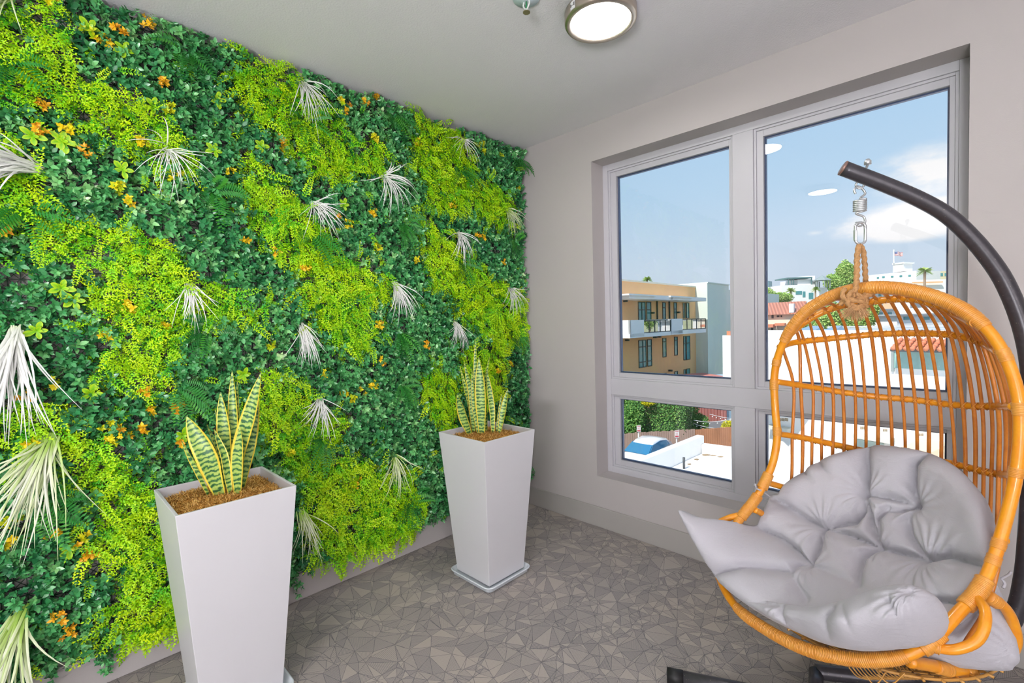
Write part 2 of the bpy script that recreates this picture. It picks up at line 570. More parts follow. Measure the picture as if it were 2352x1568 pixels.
def ceiling_lamp(x, y, label):
    t = thing('ceiling_lamp', label, 'ceiling light', (x, y, H), 'flush ceiling lamps')
    R = .152
    MB().lathe([(R - .012, 0), (R, -.006), (R, -.046), (R - .004, -.052), (R - .02, -.054), (.127, -.051), (.124, -.047), (.124, -.03)], 64, (x, y, H), caps=False).build('lamp_ring', M_NICKEL, t, True)
    MB().lathe([(.0, -.049), (.06, -.0495), (.1245, -.0485)], 64, (x, y, H), caps=False).build('diffuser', M_DIFF, t, True)
    return t


lamp1 = ceiling_lamp(1.368, -.925, 'round brushed nickel ceiling lamp with a small white sticker, between plant wall and window')
# sticker with printed marks on the rim of the first lamp
b = MB(); b2 = MB()
c = np.array([1.368, -.925, H]); R = .1535
a0 = math.atan2(hit(1350, 15, 2, 2.71)[1] - c[1], hit(1350, 15, 2, 2.71)[0] - c[0])
a0 = math.atan2(-.9, -.22)
for bb, da0, da1, z0, z1, rr in ((b, -.085, .095, -.045, -.012, R), (b2, -.072, -.045, -.033, -.022, R + .0006), (b2, .045, .062, -.033, -.020, R + .0006), (b2, .070, .085, -.035, -.020, R + .0006), (b2, -.035, .03, -.030, -.0285, R + .0006)):
    n = 6; V = []
    for i in range(n + 1):
        a = a0 + da0 + (da1 - da0) * i / n
        for z in (z0, z1):
            for q in (rr - .0015, rr): V.append((c[0] + q * math.cos(a), c[1] + q * math.sin(a), c[2] + z))
    Fq = []
    for i in range(n):
        o = i * 4
        Fq += [(o + 1, o + 5, o + 7, o + 3), (o, o + 2, o + 6, o + 4), (o, o + 4, o + 5, o + 1), (o + 2, o + 3, o + 7, o + 6)]
    bb.add(V, Fq)
st = b.build('sticker', M_STICKER, lamp1)
b2.build('printed_mark', M_INK, st)
ceiling_lamp(1.41, -2.74, 'round nickel ceiling lamp above the photographer, mirrored in the right window pane')

# ------------------------------------------------------------------ sprinkler
sp_c = (1.205, -1.215, H)
t = thing('fire_sprinkler', 'pendent fire sprinkler with round white escutcheon and green bulb on the ceiling', 'sprinkler', sp_c)
MB().lathe([(.0, -.001), (.052, -.001), (.056, -.004), (.054, -.008), (.04, -.007), (.032, -.012), (.018, -.016), (.0, -.016)], 40, sp_c, caps=False).build('escutcheon', mat('escutcheon_white', (205, 222, 230), .25), t, True)
M_WMET = mat('sprinkler_metal', (228, 232, 228), .3, .2)
b = MB()
for s in (-1, 1):
    b.tube(cr([(sp_c[0] + s * .012, sp_c[1], H - .014), (sp_c[0] + s * .016, sp_c[1], H - .03), (sp_c[0] + s * .004, sp_c[1], H - .05)], 6), .0035, 8)
b.lathe([(.0, -.048), (.008, -.049), (.009, -.056), (.0, -.058)], 16, sp_c, caps=False)
b.build('sprinkler_frame', M_WMET, t, True)
MB().tube([(sp_c[0], sp_c[1], H - .018), (sp_c[0], sp_c[1], H - .047)], .0026, 8).build('glass_bulb', mat('green_bulb', (20, 150, 80), .1), t, True)
MB().lathe([(.0, -.058), (.015, -.059), (.015, -.062), (.0, -.062)], 12, sp_c, caps=False).build('deflector', mat('brass_deflector', (150, 140, 105), .4, .7), t)

# ------------------------------------------------------------------ plant wall
PW_Y0, PW_Y1, PW_Z0, PW_Z1 = -3.7, -.03, .19, 2.728


def wall_yz(px, py, x=.09):
    p = hit(px, py, 0, x)
    return p[1], p[2]


BRIGHT = [
    [(-200, -60), (90, -60), (100, 0), (150, 60), (190, 150), (270, 170), (320, 230), (400, 270), (450, 330), (440, 390), (400, 395), (300, 330), (230, 335), (150, 260), (60, 240), (-200, 250)],
    [(-200, 300), (60, 310), (110, 350), (110, 480), (60, 520), (-200, 420)],
    [(60, 540), (150, 500), (300, 520), (400, 560), (450, 620), (600, 700), (580, 745), (420, 740), (430, 820), (400, 870), (330, 905), (230, 850), (260, 800), (240, 720), (150, 700), (230, 640), (100, 600)],
    [(550, 60), (620, 100), (700, 165), (690, 200), (780, 280), (800, 320), (900, 330), (880, 400), (800, 420), (700, 380), (640, 330), (560, 240), (540, 160)],
    [(560, 350), (640, 400), (700, 450), (760, 520), (800, 580), (880, 620), (910, 690), (850, 700), (880, 760), (820, 830), (750, 790), (700, 720), (700, 640), (600, 560), (560, 480)],
    [(955, 225), (1040, 270), (1080, 320), (1090, 400), (1160, 430), (1200, 500), (1150, 525), (1080, 480), (1000, 470), (970, 400), (950, 320)],
    [(965, 470), (1010, 520), (1100, 610), (1200, 670), (1225, 760), (1150, 810), (1100, 760), (1040, 700), (985, 640)],
    [(-200, 930), (140, 940), (170, 990), (350, 1080), (390, 1200), (440, 1340), (440, 1470), (300, 1500), (240, 1440), (250, 1350), (180, 1280), (240, 1150), (130, 1090), (120, 1030), (-200, 1010)],
    [(590, 850), (700, 890), (790, 960), (780, 1040), (850, 1060), (950, 1080), (975, 1180), (880, 1290), (760, 1300), (700, 1200), (680, 1080), (620, 1030), (580, 960)],
    [(985, 830), (1050, 850), (1060, 920), (1050, 970), (1000, 985), (970, 920)],
    [(1060, 790), (1150, 800), (1160, 900), (1110, 930), (1070, 870)],
]
BR_YZ = [np.array([wall_yz(*p) for p in poly]) for poly in BRIGHT]


def inside(Y, Z, poly):
    c = np.zeros(len(Y), bool)
    n = len(poly)
    for i in range(n):
        y0, z0 = poly[i]; y1, z1 = poly[(i + 1) % n]
        m = (z0 > Z) != (z1 > Z)
        with np.errstate(divide='ignore', invalid='ignore'):
            c ^= m & (Y < (y1 - y0) * (Z - z0) / (z1 - z0 + 1e-12) + y0)
    return c


def vnoise(y, z, s, seed=0):
    """smooth value noise on the wall plane"""
    r = np.random.default_rng(seed); G = r.random((64, 64))
    u, v = y / s + 100, z / s + 100
    i, j = np.floor(u).astype(int), np.floor(v).astype(int)
    f, g = u - i, v - j; f = f * f * (3 - 2 * f); g = g * g * (3 - 2 * g)
    g00, g10, g01, g11 = G[i % 64, j % 64], G[(i + 1) % 64, j % 64], G[i % 64, (j + 1) % 64], G[(i + 1) % 64, (j + 1) % 64]
    return (g00 * (1 - f) + g10 * f) * (1 - g) + (g01 * (1 - f) + g11 * f) * g


def bright_mask(Y, Z):
    Yj = Y + (vnoise(Y, Z, .05, 1) - .5) * .10; Zj = Z + (vnoise(Y, Z, .05, 2) - .5) * .10
    m = np.zeros(len(Y), bool)
    for p in BR_YZ: m |= inside(Yj, Zj, p)
    far = Y < -2.95
    m[far] = vnoise(Yj[far], Zj[far], .5, 3) > .52
    return m


def rots(n, lean=.5, rng=RNG):
    """random frames whose Z axis points mostly away from the wall (+X world)"""
    zax = np.stack([np.ones(n), rng.normal(0, lean, n), rng.normal(.15, lean, n)], 1); zax /= np.linalg.norm(zax, axis=1)[:, None]
    a = rng.normal(size=(n, 3)); xax = np.cross(a, zax); xax /= np.linalg.norm(xax, axis=1)[:, None]
    yax = np.cross(zax, xax)
    return np.stack([xax, yax, zax], 2)     # columns


def rot_dir(dirs, zax):
    """frames with Y axis along dirs and Z as near as possible to zax"""
    y = dirs / np.linalg.norm(dirs, axis=1)[:, None]
    x = np.cross(y, zax); x /= np.linalg.norm(x, axis=1)[:, None] + 1e-9
    z = np.cross(x, y)
    return np.stack([x, y, z], 2)


def scatter(T, TF, Ttint, pos, R, sc, tint):
    n = len(pos); k = len(T)
    V = np.einsum('nij,kj->nki', R, T) * sc[:, None, None] + pos[:, None, :]
    F = (TF[None] + (np.arange(n) * k)[:, None, None]).reshape(-1, TF.shape[1])
    t = np.clip(Ttint[None] + tint[:, None], 0, 1)
    return V.reshape(-1, 3), F, t.ravel()


def leaf_t(w=.28, fold=.10, curl=.15, mid=.42):
    V = np.array([(0, 0, 0), (w, mid, fold), (0, mid, 0), (-w, mid, fold), (0, 1, -curl), (w * .72, mid + .3, fold * .6 - curl * .4), (-w * .72, mid + .3, fold * .6 - curl * .4)], float)
    F = np.array([(0, 1, 5, 2), (0, 2, 6, 3), (2, 5, 4, 4), (2, 4, 4, 6)])
    F = np.array([(0, 1, 5, 2), (0, 2, 6, 3), (2, 5, 4, 6)])
    return V, F


def rotx(a): c, s = math.cos(a), math.sin(a); return np.array([[1, 0, 0], [0, c, -s], [0, s, c]])
def roty(a): c, s = math.cos(a), math.sin(a); return np.array([[c, 0, s], [0, 1, 0], [-s, 0, c]])
def rotz(a): c, s = math.cos(a), math.sin(a); return np.array([[c, -s, 0], [s, c, 0], [0, 0, 1]])


def sprig_template(n, rise, spread, rng, L=1.0):
    """whorl of leaves along a short stem pointing along +Z"""
    V, F, T = [], [], []
    lv, lf = leaf_t()
    o = 0
    for i in range(n):
        a = i * 2.4 + rng.uniform(-.3, .3)
        h = rise * (i / n)
        tilt = spread * (1 - .6 * i / n) + rng.uniform(-.2, .2)
        # leaf along +Y tilted up by (90deg - tilt)
        R = rotz(a) @ rotx(PI / 2 - tilt)
        s = L * rng.uniform(.75, 1.1)
        V.append((lv * s) @ R.T + np.array([0, 0, h])); F.append(lf + o); o += len(lv)
        T.append(np.full(len(lv), rng.uniform(-.12, .12)))
    return np.vstack(V), np.vstack(F), np.concatenate(T)


def spray_template(rng, pairs=8, curve=.5, branch=True):
    """feathery spray along +Y: small leaflets on a drooping stem, unit length"""
    V, F, T = [], [], []; o = 0
    lv = np.array([(0, 0, 0), (.034, .065, .012), (0, .14, -.01), (-.034, .065, .012)]); lf = np.array([(0, 1, 2, 3)])

    def put(p, R, s, t):
        nonlocal o
        V.append((lv * s) @ R.T + p); F.append(lf + o); o += 4; T.append(np.array([t - .12, t, t + .14, t]))
    for i in range(pairs):
        u = (i + .5) / pairs
        p = np.array([0.03 * math.sin(u * 5), u, .18 * math.sin(u * 2.2) - curve * u * u])
        sl = 1.15 - .5 * u
        for s in (-1, 1):
            a = s * rng.uniform(.7, 1.15)
            R = rotz(a) @ rotx(rng.uniform(-.5, .6)) @ roty(rng.uniform(-.6, .6))
            put(p, R, sl, -.1 + .35 * u)
            if branch and 0 < i < pairs - 1:
                q = p + R @ np.array([0, .12 * sl, 0])
                put(q, rotz(a * .4) @ rotx(rng.uniform(-.4, .6)), sl * .85, .05 + .35 * u)
                put(q, rotz(a * 1.4) @ rotx(rng.uniform(-.4, .6)), sl * .85, .05 + .35 * u)
    put(np.array([0, 1, -curve + .15]), rotx(-.4), 1, .3)
    return np.vstack(V), np.vstack(F), np.concatenate(T)


# lattice carrying the plants
M_LATTICE = mat('lattice_plastic', (24, 62, 38), .5, var=.1)
b = MB()
p = .0333
ny = int((PW_Y1 - PW_Y0) / p); nz = int((PW_Z1 - PW_Z0) / p)
for i in range(ny + 1):
    y = PW_Y0 + i * p
    b.box(.012, .016, y - .0013, y + .0013, PW_Z0, PW_Z0 + nz * p)
for j in range(nz + 1):
    z = PW_Z0 + j * p
    b.box(.012, .016, PW_Y0, PW_Y0 + ny * p, z - .0013, z + .0013)
for i in range(-nz, ny):      # diagonals
    for sgn in (1, -1):
        y0, y1 = PW_Y0 + i * p, PW_Y0 + (i + nz) * p
        z0, z1 = PW_Z0, PW_Z0 + nz * p
        if y0 < PW_Y0: z0 += (PW_Y0 - y0); y0 = PW_Y0
        ye = PW_Y0 + ny * p
        if y1 > ye: z1 -= (y1 - ye); y1 = ye
        if y1 - y0 < p: continue
        if sgn < 0: zz0, zz1 = 2 * PW_Z0 + nz * p - z0, 2 * PW_Z0 + nz * p - z1
        else: zz0, zz1 = z0, z1
        b.add([(.012, y0 - .0012, zz0), (.012, y0 + .0012, zz0), (.012, y1 + .0012, zz1), (.012, y1 - .0012, zz1), (.0155, y0 - .0012, zz0), (.0155, y0 + .0012, zz0), (.0155, y1 + .0012, zz1), (.0155, y1 - .0012, zz1)],
              [(0, 1, 2, 3), (4, 7, 6, 5), (0, 4, 5, 1), (3, 2, 6, 7), (0, 3, 7, 4), (1, 5, 6, 2)])
# clips fixing the lattice to the wall
for y in np.arange(PW_Y0 + .05, PW_Y1, .5):
    for z in np.arange(PW_Z0 + .05, PW_Z1, .5): b.box(.0015, .014, y - .006, y + .006, z - .006, z + .006)
tag(b.build('plant_lattice', M_LATTICE), 'dark green plastic lattice on the left wall that carries the artificial plants', 'lattice')

M_DARK = tint_mat('dark_leaf', [(0, (28, 98, 62)), (.3, (56, 144, 84)), (.6, (96, 184, 106)), (.85, (146, 214, 132)), (1, (200, 234, 170))], .30, .8)
M_BRIGHT = tint_mat('bright_leaf', [(0, (24, 140, 28)), (.28, (80, 190, 16)), (.58, (160, 226, 8)), (1, (216, 246, 10))], .5, .35)

# hidden-corner free area, sprig positions
def jitter_grid(step, rng):
    ys = np.arange(PW_Y0, PW_Y1, step); zs = np.arange(PW_Z0 + .005, PW_Z1, step)
    Y, Z = np.meshgrid(ys, zs); Y = Y.ravel() + rng.uniform(-.5, .5, Y.size) * step; Z = Z.ravel() + rng.uniform(-.5, .5, Z.size) * step
    k = (Y < PW_Y1) & (Z < PW_Z1 - .005)
    return Y[k], Z[k]


def gaps(Y, Z):
    """small bare patches where the lattice and the wall show"""
    return (vnoise(Y, Z, .045, 8) > .86) & (vnoise(Y, Z, .28, 9) > .5)


GAP_PX = [(205, 575, .035), (222, 630, .03), (262, 745, .03), (90, 240, .02), (235, 1290, .045), (40, 640, .03), (145, 790, .02), (320, 1390, .03), (330, 1400, .03), (690, 1340, .02),
          (545, 520, .02), (770, 375, .015), (690, 345, .015), (625, 690, .02), (650, 690, .02), (160, 530, .015), (185, 1520, .03), (250, 380, .015), (165, 400, .02), (725, 330, .02), (285, 910, .02)]
GAP_YZ = [(*wall_yz(x, y, .014), r) for x, y, r in GAP_PX]


def in_gap(Y, Z):
    m = gaps(Y, Z)
    for y, z, r in GAP_YZ: m |= ((Y - y) / 1.3) ** 2 + (Z - z) ** 2 < r * r
    return m


def dark_foliage():
    r = np.random.default_rng(21)
    VV, FF, TT = [], [], []; off = 0
    tmps = [sprig_template(8, 1.1, 1.25, r) for _ in range(7)]
    Y, Z = jitter_grid(.0212, r)
    br = bright_mask(Y, Z)
    keep = ~in_gap(Y, Z) & (~br | (r.random(len(Y)) < .22))
    Y, Z, br = Y[keep], Z[keep], br[keep]
    n = len(Y)
    depth = .022 + .058 * vnoise(Y, Z, .09, 4) + r.uniform(-.012, .02, n)
    depth[br] = .02 + r.uniform(0, .02, br.sum())
    top = np.clip((PW_Z1 + .02 - Z) / .03, .5, 1); depth = depth * top
    pos = np.stack([depth, Y, Z], 1)
    R = rots(n, .55, r)
    sc = r.uniform(.020, .031, n)
    tint = r.normal(.5, .15, n) + (vnoise(Y, Z, .25, 6) - .5) * .25
    k = r.integers(0, len(tmps), n)
    for i, (T, F, t) in enumerate(tmps):
        m = k == i
        V, f, tt = scatter(T, F, t, pos[m], R[m], sc[m], tint[m])
        VV.append(V); FF.append(f + off); TT.append(tt); off += len(V)
    V = np.vstack(VV)
    V[:, 0] = np.maximum(V[:, 0], .003); V[:, 1] = np.minimum(V[:, 1], -.004); V[:, 2] = np.minimum(V[:, 2], H - .012)
    o = np_mesh('dark_green_foliage', V, np.vstack(FF), M_DARK, np.concatenate(TT), origin=(0, -1.8, 1.4))
    tag(o, 'mass of small dark green boxwood leaves covering the left wall', 'foliage', kind='stuff')


def bright_foliage():
    r = np.random.default_rng(22)
    VV, FF, TT = [], [], []; off = 0
    tmps = [spray_template(r, 9, r.uniform(.2, .6)) for _ in range(7)]
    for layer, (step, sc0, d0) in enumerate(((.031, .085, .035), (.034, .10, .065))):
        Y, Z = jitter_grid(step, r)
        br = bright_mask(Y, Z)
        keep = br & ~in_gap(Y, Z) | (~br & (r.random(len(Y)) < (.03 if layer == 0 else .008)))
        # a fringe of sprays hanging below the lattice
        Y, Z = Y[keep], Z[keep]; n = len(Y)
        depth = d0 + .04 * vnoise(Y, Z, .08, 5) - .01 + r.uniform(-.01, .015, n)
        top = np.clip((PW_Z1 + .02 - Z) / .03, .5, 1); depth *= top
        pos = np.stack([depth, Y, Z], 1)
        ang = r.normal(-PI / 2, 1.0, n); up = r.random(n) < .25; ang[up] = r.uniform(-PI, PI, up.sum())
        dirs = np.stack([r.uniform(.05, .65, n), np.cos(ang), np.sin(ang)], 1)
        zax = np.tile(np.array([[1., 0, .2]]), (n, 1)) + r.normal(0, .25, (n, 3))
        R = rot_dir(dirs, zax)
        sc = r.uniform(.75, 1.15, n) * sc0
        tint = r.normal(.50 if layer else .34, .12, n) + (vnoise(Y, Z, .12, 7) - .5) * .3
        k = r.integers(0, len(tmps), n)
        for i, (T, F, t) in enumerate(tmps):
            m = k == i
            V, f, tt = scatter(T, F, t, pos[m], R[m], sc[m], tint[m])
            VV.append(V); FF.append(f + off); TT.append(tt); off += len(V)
    V = np.vstack(VV)
    V[:, 0] = np.maximum(V[:, 0], .003); V[:, 1] = np.minimum(V[:, 1], -.004); V[:, 2] = np.minimum(V[:, 2], H - .004)
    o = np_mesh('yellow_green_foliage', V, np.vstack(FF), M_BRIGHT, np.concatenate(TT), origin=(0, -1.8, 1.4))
    tag(o, 'patches of feathery bright yellow-green sprays on the plant wall', 'foliage', kind='stuff')


dark_foliage()
bright_foliage()

# hanging strands along the lower edge
def fringe():
    r = np.random.default_rng(23)
    T, F, t = sprig_template(6, 1.1, 1.3, r)
    T2, F2, t2 = spray_template(r, 9, .3)
    P, D, S, TN = [], [], [], []
    pos, sc, tint = [], [], []
    for i in range(330):
        y = r.uniform(PW_Y0, PW_Y1 - .02); z0 = PW_Z0 + r.uniform(-.01, .04); L = abs(r.normal(.0, .055)) + .015
        if bright_mask(np.array([y]), np.array([PW_Z0 + .06]))[0]:
            P.append((r.uniform(.02, .07), y, z0)); D.append((r.uniform(-.05, .25), r.uniform(-.25, .25), -1)); S.append(min(.15, L + .05)); TN.append(r.normal(.45, .1))
        else:
            for q in np.arange(0, L, .014): pos.append((.03 + r.uniform(-.01, .02), y + r.normal(0, .006), z0 - q)); sc.append(r.uniform(.014, .024)); tint.append(r.normal(.45, .12))
    n = len(P)
    V1, F1, t1 = scatter(T2, F2, t2, np.array(P), rot_dir(np.array(D), np.tile(np.array([[1., 0, 0]]), (n, 1)) + r.normal(0, .3, (n, 3))), np.array(S), np.array(TN))
    V1[:, 2] = np.maximum(V1[:, 2], .02); V1[:, 0] = np.maximum(V1[:, 0], .003 + 0 * V1[:, 0])
    V1[:, 0] = np.where(V1[:, 2] < BB + .01, np.maximum(V1[:, 0], .018), V1[:, 0])
    V1[:, 1] = np.minimum(V1[:, 1], -.02)
    o = np_mesh('trailing_sprays', V1, F1, M_BRIGHT, t1, origin=(0, -1.8, .2)); tag(o, 'yellow-green sprays trailing below the lower edge of the plant wall', 'foliage', kind='stuff')
    n = len(pos)
    V2, F2_, t2_ = scatter(T, F, t, np.array(pos), rots(n, .8, r), np.array(sc), np.array(tint))
    V2[:, 2] = np.maximum(V2[:, 2], .02); V2[:, 0] = np.maximum(V2[:, 0], .017); V2[:, 1] = np.minimum(V2[:, 1], -.02)
    o = np_mesh('trailing_leaves', V2, F2_, M_DARK, t2_, origin=(0, -1.8, .2)); tag(o, 'dark green leaf strands trailing below the lower edge of the plant wall', 'foliage', kind='stuff')


fringe()

# white and striped grass tufts
M_TUFT = tint_mat('white_grass', [(0, (120, 175, 30)), (.3, (205, 222, 150)), (.6, (232, 236, 224)), (1, (246, 246, 244))], .5)
M_TUFT2 = tint_mat('striped_grass', [(0, (95, 165, 20)), (.4, (170, 205, 90)), (.75, (225, 235, 190)), (1, (240, 244, 225))], .5)
TUFTS = [  # px, py, length m, spread dirs (deg in wall plane, 0 right, 90 up), spread, droop, kind, blades, label, short name
    (82, 385, .26, 175, 32, .05, 0, 42, 'large white grass tuft sweeping left at the upper left edge of the plant wall', 'upper-left white tuft'),
    (35, 755, .26, -100, 28, .05, 0, 40, 'large white grass tuft hanging down at the left edge, halfway up the wall', 'left-edge hanging white tuft'),
    (118, 1000, .27, -118, 30, .05, 1, 40, 'large cream-striped green grass tuft drooping at the lower left', 'lower-left striped tuft'),
    (50, 1395, .30, -120, 24, .05, 1, 42, 'large striped grass tuft in the bottom left corner of the plant wall', 'bottom-left striped tuft'),
    (388, 345, .15, -70, 130, .03, 0, 17, 'white grass tuft spread wide, left of the upper dark foliage band', 'upper spread white tuft'),
    (432, 655, .13, -85, 45, .04, 0, 22, 'white grass tuft hanging amid bright sprays above the near planter plant', 'tuft above near planter'),
    (695, 190, .17, -75, 75, .03, 0, 18, 'highest white grass tuft, near the ceiling above the wall centre', 'highest white tuft'),
    (718, 468, .14, -40, 90, .03, 0, 20, 'thin white grass tuft at the centre of the plant wall', 'central white tuft'),
    (882, 405, .16, -50, 110, .03, 0, 24, 'white grass tuft fanned both ways, right of the wall centre, upper part', 'fanned white tuft'),
    (690, 745, .15, -85, 40, .04, 0, 26, 'full white grass tuft hanging between the two planters, middle height', 'tuft between the planters'),
    (735, 915, .15, -100, 50, .04, 0, 22, 'pale grass tuft right of the near planter plant tips', 'pale tuft beside near plant'),
    (905, 650, .16, -75, 40, .03, 0, 22, 'white grass tuft streaming down, left of the far planter plant, above it', 'streaming white tuft'),
    (905, 1045, .17, -100, 60, .04, 1, 22, 'greenish white grass tuft left of the far white planter', 'tuft left of far planter'),
    (692, 1175, .16, -75, 40, .04, 1, 22, 'striped grass tuft right behind the near white planter rim', 'tuft behind near planter'),
    (1060, 320, .13, -80, 120, .02, 0, 16, 'small pale grass tuft high up towards the room corner', 'high corner tuft'),
    (1052, 535, .15, -75, 80, .03, 0, 20, 'white grass tuft beside orange sprigs in the right part of the wall', 'tuft beside orange sprigs'),
    (1160, 480, .15, -45, 60, .03, 1, 18, 'pale green grass tuft close to the room corner, upper half', 'upper corner-side tuft'),
    (1168, 660, .16, -80, 70, .03, 0, 22, 'white grass tuft close to the room corner at mid height', 'mid corner-side tuft'),
    (1045, 740, .13, -90, 50, .03, 0, 24, 'white grass tuft just above the far planter plant', 'tuft above far planter plant'),
    (20, -10, .18, -130, 30, .03, 1, 16, 'striped grass tuft cut by the top left corner of the picture', 'top-left striped tuft'),
]


def ribbon(V, F, T, base, d, n, L, w, droop, t0, t1, segs=7, side=0.0):
    """one grass blade: base point, direction d, surface normal n"""
    o = len(V)
    d = d / np.linalg.norm(d); s = np.cross(n, d); s /= np.linalg.norm(s)
    for i in range(segs + 1):
        u = i / segs
        p = base + d * (L * u) + n * (.30 * L * math.sin(u * PI * .75)) + np.array([0, 0, -1]) * droop * L * u * u * 2 + s * side * L * u * u
        ww = w * (1 - u) ** .6 * (.6 + .4 * min(1, u * 5)) / 2 + .0003
        V.append(p - s * ww); V.append(p + n * ww * .35); V.append(p + s * ww)
        T += [t0 + (t1 - t0) * min(1, u * 2.2)] * 3
        if i < segs:
            F += [(o + 3 * i, o + 3 * i + 1, o + 3 * i + 4, o + 3 * i + 3), (o + 3 * i + 1, o + 3 * i + 2, o + 3 * i + 5, o + 3 * i + 4)]


TUFT_POS = []
for (px, py, L, ang, spr, droop, kind, nb, label, short) in TUFTS:
    y, z = wall_yz(px, py, .085)
    TUFT_POS.append((y, z, short))
    r = np.random.default_rng(int(px * 7 + py))
    V, F, T = [], [], []
    base = np.array([.085, y, z])
    for i in range(int(nb * 1.7)):
        a = math.radians(ang + r.normal(0, spr * .55))
        d = np.array([r.uniform(-.05, .5), math.cos(a), math.sin(a)])
        ribbon(V, F, T, base + np.array([0, r.normal(0, .008), r.normal(0, .008)]), d, np.array([1., 0, 0]), L * r.uniform(.55, 1.1), L * r.uniform(.020, .038), droop * 2 + r.uniform(0, .25), .1 + .3 * r.random() if kind else .45, .55 + .45 * r.random() if kind else 1.0, side=r.normal(0, .25))
    V = np.array(V); V[:, 0] = np.maximum(V[:, 0], .02); V[:, 1] = np.minimum(V[:, 1], -.004); V[:, 2] = np.minimum(V[:, 2], H - .01)
    o = np_mesh('grass_tuft', V, np.array(F), M_TUFT2 if kind else M_TUFT, T, True, base)
    tag(o, label, 'artificial plant', 'pale grass tufts on the plant wall')

# fern clumps, rosettes and yellow sprigs: each its own object, named by the tuft it sits next to
def rel_name(y, z):
    d = [math.hypot(y - a, z - b) for a, b, _ in TUFT_POS]
    i = int(np.argmin(d)); a, b, s = TUFT_POS[i]
    ang = math.degrees(math.atan2(z - b, y - a)) % 360
    dirn = ['right of', 'above and right of', 'directly above', 'above and left of', 'left of', 'below and left of', 'directly below', 'below and right of'][int((ang + 22.5) // 45) % 8]
    return dirn + ' the ' + s, d[i]


USED = {}


def place_label(head, y, z):
    s, d = rel_name(y, z)
    k = head + ' ' + s
    USED.setdefault(k, []).append(d)
    return k


M_FERN = tint_mat('fern_frond', [(0, (18, 92, 40)), (.5, (44, 140, 46)), (1, (96, 180, 44))], .42)
M_ROS = tint_mat('rosette_leaf', [(0, (40, 130, 30)), (.5, (126, 196, 24)), (1, (206, 226, 20))], .4)
M_SPRIG = tint_mat('yellow_sprig', [(0, (170, 210, 20)), (.35, (232, 226, 24)), (.7, (252, 212, 30)), (1, (252, 180, 40))], .45)


def frond(V, F, T, base, d, n, L, w, curve, pairs=15, t=.5):
    d = d / np.linalg.norm(d); s = np.cross(n, d); s /= np.linalg.norm(s)
    for i in range(pairs):
        u = (i + .6) / pairs
        p = base + d * (L * u) + n * (.25 * L * math.sin(u * 2.4)) - np.array([0, 0, 1]) * curve * L * u * u
        wl = w * math.sin(min(1, u * 1.35 + .12) * PI * .5) * (1 - u * .82)
        for q in (-1, 1):
            o = len(V); e = s * q * .93 + d * .36
            V += [p, p + e * wl * .5 + d * L / pairs * .42 + n * .002, p + e * wl, p + e * wl * .5 - d * L / pairs * .42]
            T += [t - .15, t, t + .2, t]
            F.append((o, o + 1, o + 2, o + 3))


FERNS = [(60, 480), (430, 115), (490, 440), (700, 275), (905, 262), (720, 535), (925, 510), (480, 760), (922, 765), (925, 885), (1055, 385), (1185, 365), (1183, 555), (1185, 765), (1060, 600), (105, 1150), (940, 1150), (745, 1010), (15, 140), (410, 890)]
ROS = [(205, 65), (283, 112), (500, 230), (352, 245), (282, 390), (75, 312), (140, 322), (492, 345), (142, 662), (170, 690), (730, 682), (737, 370), (790, 470), (160, 1262), (150, 330), (600, 335), (85, 760), (560, 860), (1100, 470), (640, 600), (210, 905), (420, 1000)]
SPR = [(205, 80), (240, 95), (275, 70), (118, 5), (335, 52), (372, 190), (272, 430), (290, 455), (8, 530), (402, 405), (532, 395), (645, 325), (648, 340), (785, 235), (795, 250), (840, 235), (860, 320), (640, 580), (800, 512), (772, 495), (860, 490), (868, 565),
       (870, 745), (982, 790), (788, 905), (812, 915), (832, 898), (858, 885), (1105, 330), (1112, 350), (1148, 355), (1095, 540), (1112, 545), (1160, 600), (1016, 405), (285, 700), (295, 715), (240, 980), (290, 990), (325, 985), (350, 940), (405, 940), (262, 1010),
       (420, 1020), (665, 1040), (30, 1192), (20, 1240), (120, 1225), (175, 1250), (205, 1270), (152, 1448), (90, 300), (1145, 850), (1172, 835), (95, 240), (820, 1112), (380, 745), (130, 880), (70, 1010), (620, 790), (700, 620), (960, 330), (1040, 470), (860, 220),
       (195, 350), (150, 290), (390, 250), (330, 330), (960, 600), (880, 830), (740, 860), (1190, 430), (560, 560), (240, 770), (190, 1240), (130, 1420), (55, 905), (330, 900)]
new = []
for (px, py) in FERNS:
    y, z = wall_yz(px, py, .08); r = np.random.default_rng(px * 3 + py)
    V, F, T = [], [], []
    for i in range(7):
        a = -PI / 2 + r.normal(0, 1.25)
        frond(V, F, T, np.array([.07, y, z]), np.array([r.uniform(.15, .7), math.cos(a), math.sin(a)]), np.array([1., 0, .2]), r.uniform(.10, .16), r.uniform(.05, .07), .35, t=r.uniform(.25, .75))
    V = np.array(V); V[:, 0] = np.maximum(V[:, 0], .01); V[:, 1] = np.minimum(V[:, 1], -.004); V[:, 2] = np.minimum(V[:, 2], H - .01)
    o = np_mesh('fern_clump', V, np.array(F), M_FERN, T, False, (.07, y, z))
    tag(o, None, 'artificial plant', 'dark green fern clumps on the plant wall'); new.append((o, 'green fern clump', y, z))
